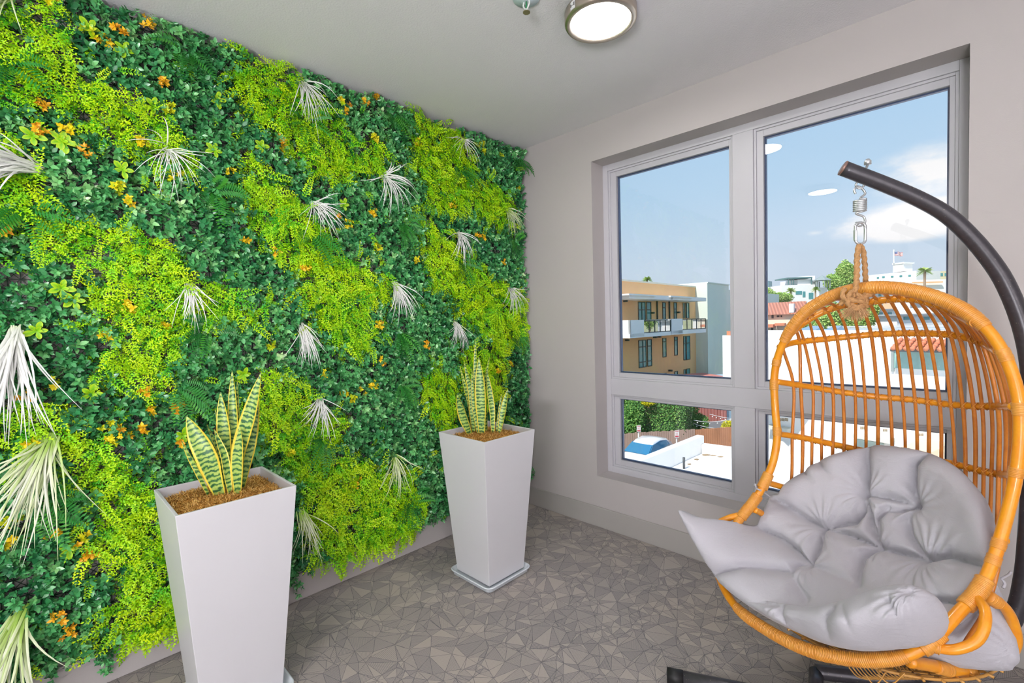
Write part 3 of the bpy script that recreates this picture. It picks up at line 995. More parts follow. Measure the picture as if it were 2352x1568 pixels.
for (px, py) in ROS:
    y, z = wall_yz(px, py, .09); r = np.random.default_rng(px * 5 + py)
    V, F, T = [], [], []; o_ = 0
    for i in range(8):
        a = i * 2 * PI / 5.2 + r.uniform(-.2, .2); L = r.uniform(.028, .042) * (1 if i < 5 else .6)
        tl = .45 if i < 5 else .9
        d = np.array([math.sin(tl), math.cos(a) * math.cos(tl), math.sin(a) * math.cos(tl)]); n = np.array([1., 0, 0]) * math.cos(tl) - np.array([0, math.cos(a), math.sin(a)]) * math.sin(tl)
        s = np.cross(n, d)
        prof = [(0, .05), (.25, .22), (.55, .42), (.8, .36), (.93, .18), (1, .01)]
        o_ = len(V)
        for u, w in prof:
            p = np.array([.088, y, z]) + d * L * u - n * L * .25 * u * u
            V += [p - s * w * L / 1.6 + n * .1 * L * w, p, p + s * w * L / 1.6 + n * .1 * L * w]; T += [.65 + .3 * u, .3 + .3 * u, .65 + .3 * u]
        for k in range(5):
            for m in (0, 1): F.append((o_ + 3 * k + m, o_ + 3 * k + m + 1, o_ + 3 * k + m + 4, o_ + 3 * k + m + 3))
    o = np_mesh('leaf_rosette', np.minimum(V, [9, -.004, H - .01]), np.array(F), M_ROS, T, True, (.088, y, z))
    tag(o, None, 'artificial plant', 'lime leaf rosettes on the plant wall'); new.append((o, 'lime green leaf rosette', y, z))
for (px, py) in SPR:
    y, z = wall_yz(px, py, .095); r = np.random.default_rng(px * 9 + py)
    T0, F0, t0 = sprig_template(7, .5, 1.2, r)
    n = r.integers(4, 8)
    pos = np.stack([.088 + r.uniform(-.01, .02, n), y + r.uniform(-.019, .019, n), z + r.uniform(-.019, .019, n)], 1)
    V, F, T = scatter(T0, F0, t0, pos, rots(n, .5, r), r.uniform(.013, .021, n), r.uniform(.2, 1.0) + r.normal(0, .12, n))
    o = np_mesh('yellow_sprig', np.minimum(V, [9, -.004, H - .01]), F, M_SPRIG, T, False, (.09, y, z))
    tag(o, None, 'artificial flower', 'yellow and orange sprigs on the plant wall'); new.append((o, 'orange-yellow sprig', y, z))
lab = {}
for o, head, y, z in new:
    s, d = rel_name(y, z); lab.setdefault(head + ' ' + s, []).append((d, o))
for k, L in lab.items():
    L.sort(key=lambda q: q[0])
    for i, (d, o) in enumerate(L):
        if len(L) == 1: o['label'] = k
        else: o['label'] = k + ', ' + (('the nearer one', 'the farther one') if len(L) == 2 else ('the nearest one', 'second nearest', 'third nearest', 'fourth nearest', 'fifth nearest', 'sixth nearest', 'seventh nearest', 'eighth nearest'))[min(i, 7)]

# ------------------------------------------------------------------ planters
def planter(cx, cy, half_t, half_b, top, label, group):
    t = thing('tall_planter', label, 'planter', (cx, cy, 0), group)
    zb = .022
    b = MB(); w = .011
    ring = [(-1, -1), (1, -1), (1, 1), (-1, 1)]
    V = []
    for h, z in ((half_b, zb), (half_t, top), (half_t - w, top), (half_t - w - .022, top - .2)):
        V += [(cx + a * h, cy + c * h, z) for a, c in ring]
    F = [(3, 2, 1, 0)]
    for k in range(3):
        for i in range(4): F.append((4 * k + i, 4 * k + (i + 1) % 4, 4 * k + 4 + (i + 1) % 4, 4 * k + 4 + i))
    F.append((12, 13, 14, 15))
    b.add(V, F); b.build('planter_body', M_PLANTER, t, bevel=.002)
    # square saucer with rounded corners and a lip
    b = MB(); h = .158; rc = .03
    pts = []
    for qx, qy, a0 in ((1, 1, 0), (-1, 1, 90), (-1, -1, 180), (1, -1, 270)):
        for k in range(7):
            a = math.radians(a0 + 15 * k); pts.append((qx * (h - rc), qy * (h - rc), math.cos(a), math.sin(a)))
    prof = [(-.006, .0), (.0, .004), (.0, .018), (.006, .022), (.012, .026), (.014, .030), (.010, .032), (.004, .030), (-.004, .014), (-.012, .012)]
    n = len(pts); V = []
    for e, z in prof:
        V += [(cx + p[0] + (rc + e) * p[2], cy + p[1] + (rc + e) * p[3], z) for p in pts]
    F = [tuple(range(n))[::-1], tuple(range(n * (len(prof) - 1), n * len(prof)))]
    for k in range(len(prof) - 1):
        for i in range(n): F.append((k * n + i, k * n + (i + 1) % n, k * n + n + (i + 1) % n, k * n + n + i))
    b.add(V, F); b.build('saucer', M_SAUCER, t, True)
    return t


planter(.56, -.912, .1925, .134, .815, 'tall tapered white square planter near the room corner, its saucer fully visible', 'tall white planters')
planter(.47, -2.19, .1925, .131, .815, 'tall tapered white square planter nearest the camera, in front of the plant wall', 'tall white planters')
M_MOSS = tint_mat('tan_moss', [(0, (150, 100, 44)), (.5, (222, 164, 84)), (1, (246, 206, 132))], .9, .1)


def moss(cx, cy, z0, label):
    r = np.random.default_rng(int(cx * 1000))
    half = .178
    n = 26; V = []; F = []; T = []
    g = np.linspace(-half, half, n)
    hf = lambda x, y: z0 + .028 * (1 - (max(abs(x), abs(y)) / half) ** 2) + .014 * float(vnoise(np.array([x]), np.array([y]), .03, 12)[0])
    for x in g:
        for y in g: V.append((cx + x, cy + y, hf(x, y))); T.append(.25)
    for i in range(n - 1):
        for j in range(n - 1): F.append((i * n + j, (i + 1) * n + j, (i + 1) * n + j + 1, i * n + j + 1))
    for k in range(5200):      # curled fibres
        x, y = r.uniform(-half, half, 2); a = r.uniform(0, 2 * PI); L = r.uniform(.008, .02); w = .0011
        z = hf(x, y) + r.uniform(0, .006); up = r.uniform(-.2, .7)
        d = np.array([math.cos(a), math.sin(a), up]) * L; s = np.array([-math.sin(a), math.cos(a), 0]) * w
        p0 = np.array([cx + x, cy + y, z]); p1 = p0 + d * .5 + np.array([0, 0, .003]); p2 = p0 + d + s * r.uniform(-6, 6)
        for q in (p0, p1, p2):
            q[0] = min(max(q[0], cx - half), cx + half); q[1] = min(max(q[1], cy - half), cy + half)
        o = len(V); V += [p0 - s, p0 + s, p1 + s, p1 - s, p2 + s * .4, p2 - s * .4]; t = r.random(); T += [t] * 6
        F += [(o, o + 1, o + 2, o + 3), (o + 3, o + 2, o + 4, o + 5)]
    o = np_mesh('planter_moss', np.array(V), np.array(F), M_MOSS, T, False, (cx, cy, z0))
    tag(o, label, 'moss', kind='stuff')


moss(.56, -.912, .765, 'tan shredded moss filling the far planter by the room corner')
moss(.47, -2.19, .765, 'tan shredded moss filling the near planter')


def snake_leaf_mat():
    k = NT('snake_plant_leaf')
    a = k.n('ShaderNodeAttribute', attribute_name='tint')     # 0 centre .. 1 edge
    uv = k.n('ShaderNodeAttribute', attribute_name='along')
    nz = k.noise(38, 4, .6)
    wv = k.math('SINE', k.math('ADD', k.math('MULTIPLY', uv.outputs['Fac'], 330), k.math('MULTIPLY', nz.outputs['Fac'], 13)))
    r = k.n('ShaderNodeValToRGB'); e = r.color_ramp.elements
    e[0].position = .12; e[0].color = lin(48, 100, 62); e[1].position = .85; e[1].color = lin(176, 200, 104); x = e.new(.42); x.color = lin(132, 176, 72)
    k.l(k.math('ADD', k.math('MULTIPLY', wv, .5), .5), r.inputs[0])
    ed = k.n('ShaderNodeMapRange', interpolation_type='SMOOTHSTEP'); ed.inputs['From Min'].default_value = .76; ed.inputs['From Max'].default_value = .84
    k.l(a.outputs['Fac'], ed.inputs['Value'])
    k.l(k.mix(ed.outputs[0], r.outputs[0], lin(238, 212, 74)), k.b.inputs['Base Color'])
    k.b.inputs['Roughness'].default_value = .35
    return k.m


M_SNAKE = snake_leaf_mat()
M_BROWN = mat('dry_tip', (168, 92, 60), .7)


def snake_plant(cx, cy, z0, leaves, label, tips=()):
    """leaves: (base px, py), (mid px, py), (tip px, py), max width px, facing twist, depth offset of the tip towards the camera"""
    t = thing('snake_plant', label, 'plant', (cx, cy, z0), 'snake plants in the white planters')
    tb = float((np.array([cx, cy, z0]) - CAM) @ FW)
    for (b0, m0, t0, wpx, tw, dt, db) in leaves:
        A = at(*b0, tb - db); B = at(*m0, tb - (db + dt) * .55); C = at(*t0, tb - dt)
        A[2] = min(A[2], z0 + .03); A = A + (A - B) * .12
        P = cr([A, A + (B - A) * .5, B, (B + C) / 2 + np.array([0, 0, .0]), C], 5)
        W = wpx * .9 / F_PX * tb
        n = len(P); V = []; T = []; AL = []; F = []
        S = np.concatenate([[0], np.cumsum(np.linalg.norm(np.diff(P, axis=0), axis=1))]); Lh = S[-1]
        K = 7
        for i in range(n):
            u = S[i] / Lh
            w = W * (.42 + .58 * min(1, u / .45)) * (1 if u < .55 else max(.03, (1 - ((u - .55) / .45) ** 2.2))) / 2
            d = P[min(i + 1, n - 1)] - P[max(i - 1, 0)]; d /= np.linalg.norm(d)
            v = CAM - P[i]; v /= np.linalg.norm(v)
            s = np.cross(d, v); s /= np.linalg.norm(s)
            a = tw * (.6 + .6 * u)
            nn = np.cross(s, d); s2 = s * math.cos(a) + nn * math.sin(a); n2 = np.cross(s2, d)
            for k in range(K):
                q = (k / (K - 1)) * 2 - 1
                V.append(P[i] + s2 * q * w + n2 * (q * q * .28 * w)); T.append(abs(q)); AL.append(S[i])
            for k in range(K):      # back face for thickness
                q = (k / (K - 1)) * 2 - 1
                V.append(P[i] + s2 * q * w + n2 * (q * q * .28 * w - .0028 * (1 - q * q) - .0004)); T.append(abs(q)); AL.append(S[i])
        for i in range(n - 1):
            for k in range(K - 1):
                o = i * 2 * K + k; F.append((o, o + 1, o + 1 + 2 * K, o + 2 * K)); o += K; F.append((o, o + 2 * K, o + 1 + 2 * K, o + 1))
            for a_ in (0, K - 1): o = i * 2 * K + a_; F.append((o, o + 2 * K, o + 3 * K, o + K))
        ob = np_mesh('leaf', np.array(V) - np.array([cx, cy, z0]), np.array(F), M_SNAKE, T, True, (0, 0, 0), t)
        at_ = ob.data.attributes.new('along', 'FLOAT', 'POINT'); at_.data.foreach_set('value', AL)
    return t


# far planter
snake_plant(.56, -.912, .79, [
    ((1082, 1004), (1065, 960), (1050, 905), 24, .5, .06, .0), ((1088, 1000), (1082, 900), (1066, 830), 16, .3, .02, -.02), ((1107, 1008), (1104, 920), (1100, 820), 27, .05, .05, .02),
    ((1094, 1004), (1092, 900), (1092, 778), 13, .3, -.03, -.04), ((1118, 1000), (1112, 900), (1124, 820), 14, .6, -.03, -.03), ((1133, 1004), (1130, 940), (1118, 850), 16, -.3, .0, .0),
    ((1146, 998), (1156, 940), (1166, 893), 16, .3, .0, .0), ((1140, 994), (1148, 940), (1152, 905), 8, .2, -.02, -.02), ((1086, 1003), (1078, 930), (1056, 840), 10, -.5, -.02, -.03), ((1100, 1006), (1088, 930), (1084, 850), 10, .3, .03, .01)],
    'variegated snake plant with straight narrow leaves in the far planter by the corner')
# near planter
snake_plant(.47, -2.19, .79, [
    ((507, 1142), (475, 1050), (428, 955), 46, .15, .08, .03), ((482, 1142), (455, 1085), (416, 1012), 14, .7, .10, .03), ((522, 1128), (514, 1000), (506, 900), 32, .1, -.02, -.03),
    ((528, 1120), (535, 980), (533, 850), 24, .2, -.05, -.06), ((545, 1140), (548, 1040), (600, 855), 36, .3, .03, .0), ((552, 1130), (575, 1010), (592, 890), 30, -.35, -.02, -.02),
    ((546, 1142), (545, 1060), (552, 980), 28, .35, .05, .02), ((530, 1140), (515, 1050), (492, 985), 20, -.5, .03, .02), ((538, 1120), (542, 990), (545, 875), 20, .5, -.07, -.06),
    ((520, 1130), (505, 1040), (475, 975), 12, .6, .0, -.01), ((528, 1130), (510, 1010), (494, 940), 12, -.4, -.03, -.03)],
    'variegated snake plant with broad banded leaves in the near planter')

# ------------------------------------------------------------------ hanging rattan egg chair
CN = np.array([-.339, -.94, 0.]); CN /= np.linalg.norm(CN)          # the way the chair faces
CW = np.array([-CN[1], CN[0], 0.])                                   # its width, left rim to right rim
CC = np.array([2.269, -.6405, 0.])                                   # centre of the opening plane


def ch(px, py, off=0.0):
    """point on the plane `off` metres in front of the chair's opening plane"""
    d = ray(px, py)
    t = (off - CN @ (CAM - CC)) / (CN @ d)
    return CAM + t * d


def basket(px, py, a, bdep):
    """point of the rounded back of the basket seen at px, py (half width a, depth bdep)"""
    d = ray(px, py); o = CAM - CC
    ou, du = o @ CW / a, d @ CW / a; on, dn = o @ CN / bdep, d @ CN / bdep
    A, B, C = du * du + dn * dn, 2 * (ou * du + on * dn), ou * ou + on * on - 1
    D = B * B - 4 * A * C
    t = (-B + math.sqrt(max(0, D))) / (2 * A)
    P = CAM + t * d
    if (P - CC) @ CN > 0: return ch(px, py, 0)
    return P


def rattan(name, rgb, rgb2, ring=False):
    k = NT(name)
    tc = k.n('ShaderNodeTexCoord')
    nz = k.noise(26, 5, .6)
    nz2 = k.noise(160, 3, .6)
    c = k.mix(k.math('MULTIPLY', k.math('SUBTRACT', nz.outputs['Fac'], .3, True), 1.5, True), lin(*rgb2), lin(*rgb))
    c = k.mix(k.math('MULTIPLY', nz2.outputs['Fac'], .2), c, lin(250, 190, 80))
    k.l(c, k.b.inputs['Base Color'])
    k.b.inputs['Roughness'].default_value = .33
    k.b.inputs['Coat Weight'].default_value = .25
    k.bump(nz2.outputs['Fac'], .08, .002)
    return k.m


M_RAT = rattan('varnished_rattan', (250, 172, 28), (232, 138, 14))
M_RIB = rattan('thin_cane', (226, 142, 46), (196, 104, 34))
M_WRAP = rattan('cane_wrapping', (236, 172, 80), (214, 134, 44))
M_WEAVE = rattan('woven_cane', (222, 172, 96), (186, 128, 56))

chair = thing('hanging_egg_chair', 'honey-coloured rattan egg chair hanging from a curved stand before the window', 'hanging chair', (2.2, -.66, .32))
RIM_T = [(1965, 664, 0), (1905, 682, 0), (1850, 716, 0), (1815, 758, 0), (1795, 797, 0), (1783, 835, 0), (1778, 880, 0), (1781, 945, 0), (1785, 1000, .01), (1777, 1055, .04), (1760, 1100, .08), (1737, 1143, .13), (1703, 1187, .19)]
RIM_F = [(1660, 1250, .28), (1652, 1320, .34), (1690, 1392, .39), (1760, 1445, .41), (1850, 1490, .42), (1950, 1512, .41), (2050, 1512, .37), (2110, 1492, .33), (2150, 1462, .29)]
RIM_R = [(2200, 1408, .22), (2247, 1357, .15), (2280, 1290, .09), (2308, 1200, .04), (2332, 1100, .01), (2343, 1000, 0), (2340, 920, 0), (2322, 850, 0), (2290, 785, 0), (2245, 735, 0), (2185, 697, 0), (2110, 671, 0), (2035, 660, 0)]
rimP = [ch(*q) for q in RIM_T + RIM_F + RIM_R]
rim = cr(rimP, 14, closed=True)
rim = resample(np.vstack([rim, rim[:1]]), .004)
nR = len(rim)


def rim_index(px, py, off):
    q = ch(px, py, off); return int(np.argmin(np.linalg.norm(rim - q, axis=1)))


i_l, i_r = rim_index(1800, 785, 0), rim_index(2262, 752, 0)          # ends of the wrapped crown
i_f0, i_f1 = rim_index(1690, 1392, .39), rim_index(2085, 1505, .35)  # ends of the wrapped front rail
crown = np.vstack([rim[i_r:-1], rim[:i_l]])
MB().tube(rim[i_l - 4:i_f0 + 3], .0148, 16).build('rim', M_RAT, chair, True)
MB().tube(rim[i_f1 - 3:i_r + 4], .0152, 16).build('rim', M_RAT, chair, True)


def wrapped(P, r, pitch=.0047, seg=20, amp=.07, endtaper=True):
    Q = resample(P, pitch / 5)
    S = np.concatenate([[0], np.cumsum(np.linalg.norm(np.diff(Q, axis=0), axis=1))])
    rr = []
    rg = np.random.default_rng(3)
    per = rg.uniform(-.03, .035, 4000)
    for s in S:
        k = int(s / pitch); f = s / pitch - k
        q = r * (1 + per[k]) * (1 - amp + amp * math.sin(PI * f) ** .6 * 1.4)
        if endtaper: q *= min(1, .86 + s * 3) * min(1, .86 + (S[-1] - s) * 3)
        rr.append(q)
    return MB().tube(Q, rr, seg)


wrapped(crown, .0215).build('crown_wrapping', M_WRAP, chair, True)
wrapped(rim[i_f0:i_f1], .0195).build('front_rail_wrapping', M_WRAP, chair, True)


def tie(i0, i1, r=.0185, name='cane_binding'):
    if i1 < i0: i0, i1 = i1, i0
    P = rim[i0:i1]
    wrapped(P, r, .0045, 16, .05, False).build(name, M_WRAP, chair, True)


for (px, py, o, L) in ((1783, 833, 0, 4), (1778, 885, 0, 6), (1783, 992, .01, 5), (1757, 1105, .08, 9), (1722, 1165, .16, 15), (1697, 1196, .2, 4), (2306, 815, 0, 5), (2341, 935, 0, 5), (2336, 1085, .01, 4), (2296, 1250, .06, 4),
                       (2283, 1285, .09, 4), (2243, 1362, .155, 13), (2135, 1470, .30, 9)):
    i = rim_index(px, py, o); tie(i - L, i + L, .0172 if L < 8 else .021)

# arm loops beside the rim
for nm, P, r in (('arm_loop', [ch(2243, 1372, .17), ch(2262, 1400, .2), ch(2261, 1440, .235), ch(2240, 1474, .26), ch(2195, 1491, .285), ch(2150, 1487, .30), ch(2118, 1473, .31)], .0125),
                 ('arm_loop', [ch(2275, 1372, .12), ch(2305, 1392, .08), ch(2325, 1425, .05), ch(2334, 1470, .03), ch(2320, 1510, .03)], .0135),
                 ('arm_loop', [ch(1733, 1170, .15), ch(1752, 1181, .1), ch(1764, 1200, .06), ch(1768, 1240, .04)], .0125),
                 ('arm_loop', [ch(1712, 1180, .18), ch(1672, 1190, .22), ch(1640, 1210, .27), ch(1628, 1250, .32), ch(1652, 1330, .36)], .0125),
                 ('under_rail', [ch(2088, 1518, .335), ch(2140, 1528, .25), ch(2195, 1539, .16), ch(2236, 1543, .09)], .0165)):
    MB().tube(cr(P, 10), r, 14).build(nm, M_RAT, chair, True)
for (a, b_) in ((ch(2160, 1489, .298), ch(2118, 1472, .313)), (ch(2268, 1368, .135), ch(2290, 1383, .105)), (ch(2150, 1531, .24), ch(2180, 1538, .19)), (ch(2215, 1541, .13), ch(2232, 1543, .10))):
    wrapped(np.linspace(a, b_, 6), .0175, .0045, 14, .06, False).build('cane_binding', M_WRAP, chair, True)

# bows across the back
AW = .362
BOWS = {
    1: ([(1812, 770), (1840, 746), (1880, 721), (1930, 703), (1985, 695), (2050, 687), (2100, 687), (2150, 700), (2200, 722), (2234, 740)], .17, .013),
    2: ([(1790, 797), (1827, 786), (1900, 778), (1960, 772), (2019, 767), (2100, 765), (2178, 768), (2230, 778), (2262, 790), (2296, 808)], .33, .0125),
    3: ([(1782, 876), (1860, 888), (1940, 901), (2019, 911), (2100, 918), (2178, 928), (2240, 932), (2290, 933), (2330, 934)], .40, .0125),
    4: ([(1786, 996), (1840, 1004), (1900, 1017), (1960, 1030), (2020, 1041), (2100, 1052), (2170, 1061), (2215, 1071), (2260, 1082), (2300, 1089), (2332, 1094)], .42, .0125),
    5: ([(1757, 1106), (1800, 1119), (1850, 1135), (1920, 1160), (2000, 1185), (2100, 1205), (2180, 1215), (2240, 1222), (2280, 1232), (2306, 1240)], .40, .0125),
}
bowC = {}
for k, (pts, bd, r) in BOWS.items():
    P = []
    for j, q in enumerate(pts):
        if j in (0, len(pts) - 1):
            P.append(ch(q[0], q[1], .06 if (k == 5 and j == 0) else 0.0))
        else: P.append(basket(q[0], q[1], AW if k > 1 else .33, bd))
    C_ = cr(P, 14); bowC[k] = C_
    MB().tube(C_, r, 12).build('back_bow', M_RAT, chair, True)


def on_curve(C_, px, py=None):
    """point of a curve that is seen at horizontal position px"""
    rel = C_ - CAM; X = 1176 + F_PX * (rel @ RT) / (rel @ FW)
    return C_[int(np.argmin(np.abs(X - px)))]


B1 = [1818, 1827, 1835, 1858, 1872, 1902, 1921, 1953, 1975, 1999, 2018, 2045, 2068, 2090, 2110, 2130, 2150, 2170, 2188, 2205, 2222, 2234]
B2 = [1803, 1838, 1852, 1876, 1900, 1925, 1951, 1978, 2004, 2028, 2056, 2085, 2112, 2136, 2161, 2186, 2208, 2229, 2246, 2260, 2272, 2282]
B3 = [1825, 1846, 1871, 1892, 1917, 1942, 1967, 1993, 2020, 2049, 2076, 2108, 2135, 2163, 2190, 2215, 2239, 2260, 2279, 2296, 2312, 2323]
B4 = [1825, 1847, 1870, 1893, 1918, 1942, 1969, 1993, 2022, 2056, 2081, 2110, 2138, 2167, 2196, 2223, 2243, 2262, 2280, 2298, 2313, 2323]
TOP = [1806, 1812, 1817, 1833, 1845, 1866, 1885, 1918, 1945, 1970, 1993, 2020, 2040, 2066, 2088, 2108, 2130, 2152, 2174, 2194, 2214, 2228]
XB = MB()
for i in range(22):
    T0 = crown[int(np.argmin(np.abs(1176 + F_PX * ((crown - CAM) @ RT) / ((crown - CAM) @ FW) - TOP[i])))]
    p1 = on_curve(bowC[1], B1[i]); p2 = on_curve(bowC[2], B2[i]); p3 = on_curve(bowC[3], B3[i]); p4 = on_curve(bowC[4], B4[i])
    p5 = on_curve(bowC[5], B4[i] - 6 + (i - 10) * .5 * 0)
    inn = CN * .013
    p6 = p5 + np.array([0, 0, -.16]) + CN * .10
    p7 = p5 + np.array([0, 0, -.235]) + CN * .24
    P = [T0 - np.array([0, 0, .016]), p1 + inn * .9 + np.array([0, 0, .004]), p2 + inn, p3 + inn, p4 + inn, p5 + inn, p6, p7]
    C_ = cr(P, 9)
    MB().tube(resample(C_, .012), .0062 + .0006 * math.sin(i * 1.7), 8).build('back_rib', M_RIB, chair, True)
    for k, p in ((1, p1), (2, p2), (3, p3), (4, p4)):       # crossed cane ties
        C_ = bowC[k]; j = int(np.argmin(np.linalg.norm(C_ - p, axis=1))); j = min(max(j, 1), len(C_) - 2)
        tdir = C_[j + 1] - C_[j - 1]; tdir /= np.linalg.norm(tdir); upv = np.array([0, 0, 1.]); n_ = CN
        for s in (-1, 1):
            XB.tube([p - tdir * .012 - upv * s * .013 + n_ * .006, p - tdir * .004 - upv * s * .006 + n_ * .0185, p + tdir * .005 + upv * s * .005 + n_ * .0195, p + tdir * .012 + upv * s * .013 + n_ * .006], .0019, 5)
tag(XB.build('crossed_cane_ties', M_WRAP, chair, True), kind='stuff')

# woven seat bowl: thin canes around and across, seen below the front rail
seat_c = CC + CN * .16 + np.array([0, 0, 0.0])


def bowl(u, v):
    """u along the width, v from back to front, -1..1"""
    r = min(1.0, math.hypot(u, v))
    x = CC + CW * (.36 * u) + CN * (.04 + .37 * v)
    z_edge = .40 + .22 * max(0, -v) + .03 * u * 0
    z = .335 + (z_edge - .335) * r ** 3
    return np.array([x[0], x[1], z])


b = MB()
for k in range(1, 15):
    rr = k / 15
    b.tube([bowl(rr * math.cos(a), rr * math.sin(a)) for a in np.linspace(0, 2 * PI, 60, endpoint=False)], .0045, 6, closed=True)
b.build('seat_hoops', M_WEAVE, chair, True)
b = MB()
for k in range(44):
    a = 2 * PI * k / 44
    b.tube([bowl(r * math.cos(a), r * math.sin(a)) + np.array([0, 0, -.006 + .012 * (j % 2)]) for j, r in enumerate(np.linspace(.05, .97, 15))], .004, 6)
b.build('seat_spokes', M_WEAVE, chair, True)
b = MB()      # diagonal lacing hanging under the seat edge
for k in range(34):
    px = 1950 + k * 8.2
    P = [ch(px, 1532 + .00035 * (2080 - px) ** 2 * 0 + (0 if px < 2090 else (px - 2090) * .12), .38 - k * .008), ch(px + 18, 1552, .34 - k * .008), ch(px + 44, 1560 - max(0, px - 2180) * .15, .30 - k * .008)]
    b.tube(cr(P, 4), .0022, 5)
for (x0, x1, y0, y1) in ((1985, 2035, 1545, 1572), (2015, 2078, 1548, 1570)):
    b.tube(cr([ch(x0, y0, .38), ch((x0 + x1) / 2, y1, .37), ch(x1, y0 - 2, .35)], 8), .002, 5)
b.build('under_seat_lacing', M_WEAVE, chair, True)

# rope, quick link and spring
M_ROPE = mat('jute_rope', (206, 156, 104), .9, var=.25, scale=150, bump=.6, bscale=500)


def rope_tube(b, P, r, turns=95):
    Q = resample(P, .0035)
    return b.tube(Q, r, 14, mod=lambda s, ph: 1 + .20 * math.cos(3 * (ph - turns * s)))


apex = ch(1968, 664)
tA = float((apex - CAM) @ FW)
ropet = thing('jute_rope', 'thick twisted jute rope knotted round the crown of the rattan chair', 'rope', apex)
b = MB()
L1 = cr([at(1973, 562, tA - .01), at(1969, 590, tA - .012), at(1968, 630, tA - .022), at(1966, 660, tA - .034), at(1960, 684, tA - .036)], 10)
L2 = cr([at(1973, 562, tA - .01), at(1982, 575, tA), at(1986, 605, tA + .005), at(1988, 640, tA + .012), at(1992, 668, tA + .018), at(1990, 692, tA)], 10)
rope_tube(b, L1, .0085); rope_tube(b, L2, .0078)
b.build('rope_loop', M_ROPE, ropet, True)
b = MB()
for P in ([(1940, 662, -.035), (1935, 680, -.042), (1950, 690, -.046), (1978, 686, -.042), (2000, 676, -.035), (2006, 672, -.01)],
          [(1938, 690, -.03), (1955, 700, -.045), (1975, 705, -.047), (1988, 697, -.038), (1985, 684, -.04), (1965, 676, -.045)],
          [(1930, 700, -.02), (1944, 683, -.036), (1962, 690, -.052), (1980, 694, -.05), (1990, 706, -.03)],
          [(1960, 668, -.035), (1950, 676, -.044), (1948, 698, -.046), (1962, 712, -.04)],
          [(1992, 668, -.03), (1984, 688, -.04), (1970, 708, -.05), (1952, 706, -.045)]):
    rope_tube(b, cr([at(x, y, tA + o) for x, y, o in P], 8), .0075)
b.build('knot', M_ROPE, ropet, True)
b = MB(); r = np.random.default_rng(4)
for k in range(260):
    a = r.uniform(-1, 1); s0 = at(1965 + a * 14, 706 + r.uniform(-4, 4), tA - .045 + r.uniform(-.012, .012)); e0 = at(1964 + a * 34 + r.normal(0, 4), 735 + r.uniform(-12, 6) - abs(a) * 12, tA - .045 + r.uniform(-.03, .03))
    b.tube([s0, (s0 + e0) / 2 + r.normal(0, .002, 3), e0], .0006, 3, cap=False)
b.build('frayed_end', mat('frayed_jute', (236, 190, 140), .95, var=.15, scale=80), ropet, True)

lk = at(1976, 535, tA - .005)
lkt = thing('quick_link', 'long oval zinc quick link joining the spring to the rope', 'quick link', lk)
cx_, hw, y0_, y1_ = 1976, 11.5, 511, 560
oval = [(cx_ + hw * math.cos(a), (y0_ + 11 if a < PI else y1_ - 11) - 11 * math.sin(a)) for a in np.linspace(0, 2 * PI, 28, endpoint=False)]
MB().tube(cr([at(x, y, tA - .005) for x, y in oval], 3, closed=True), .0047, 10, closed=True).build('link_body', M_STEEL, lkt, True)
MB().tube([at(cx_ - hw, 529, tA - .005), at(cx_ - hw, 552, tA - .005)], .0062, 6).build('link_sleeve', M_STEEL, lkt)

spt = thing('coil_spring', 'short zinc coil spring hanging under the tip of the stand', 'spring', at(1975, 470, tA))
top_e = at(1975, 459, tA); bot_e = at(1975, 485, tA)
n = 6 * 18; P = []
Rw = .0178
for i in range(n + 1):
    u = i / n; a = 2 * PI * 6 * u
    q = top_e + (bot_e - top_e) * u
    P.append(q + np.array([Rw * math.cos(a), Rw * math.sin(a), 0]))
hook1 = cr([at(1965, 445, tA), at(1962, 436, tA), at(1970, 428, tA), at(1981, 434, tA), at(1987, 445, tA), at(1976, 455, tA), P[0]], 6)
hook2 = cr([P[-1], at(1966, 490, tA), at(1984, 498, tA), at(1986, 512, tA), at(1974, 519, tA), at(1966, 510, tA)], 6)
MB().tube(np.vstack([hook1, P[1:-1], hook2]), .0037, 8).build('spring_coil', M_STEEL, spt, True)

# stand
E_ = np.array([.886, .47, 0.]); E_ /= np.linalg.norm(E_)
HK = np.array([2.204, -.617, 0.])
M_STAND = NT('hammered_grey_steel')
nz = M_STAND.noise(60, 4, .6); fl = M_STAND.noise(230, 2, .5)
cst = M_STAND.mix(nz.outputs['Fac'], lin(60, 58, 64), lin(86, 83, 88))
cst = M_STAND.mix(M_STAND.math('GREATER_THAN', fl.outputs['Fac'], .74), cst, lin(170, 160, 140))
M_STAND.l(cst, M_STAND.b.inputs['Base Color']); M_STAND.b.inputs['Metallic'].default_value = .35; M_STAND.b.inputs['Roughness'].default_value = .3
M_STAND = M_STAND.m
M_RUB = mat('black_rubber', (28, 28, 30), .5)
stand = thing('chair_stand', 'dark grey curved steel stand arching over the rattan chair from the right', 'chair stand', (HK[0] + .3, HK[1] + .1, 0))
SP = [(-.028, 1.938), (.10, 1.866), (.20, 1.805), (.28, 1.742), (.345, 1.664), (.40, 1.58), (.44, 1.50), (.480, 1.38), (.505, 1.25), (.515, 1.10), (.515, .9), (.51, .7), (.50, .52), (.475, .38), (.42, .27), (.34, .19), (.24, .135), (.12, .09), (0, .078), (-.115, .072)]
SP3 = [HK + E_ * s + np.array([0, 0, z]) for s, z in SP]
MB().tube(resample(cr(SP3, 8), .02), .0255, 24).build('curved_pole', M_STAND, stand, True)
tdir = SP3[0] - SP3[1]; tdir /= np.linalg.norm(tdir)
MB().tube([SP3[0] - tdir * .002, SP3[0] + tdir * .002, SP3[0] + tdir * .004], [.0262, .0262, .022], 24).build('end_cap', mat('coppery_cap', (150, 118, 108), .35, .4), stand, True)
eb = HK + E_ * .012
zt = 1.938 - .012
ep = at(1975, 412, tA)
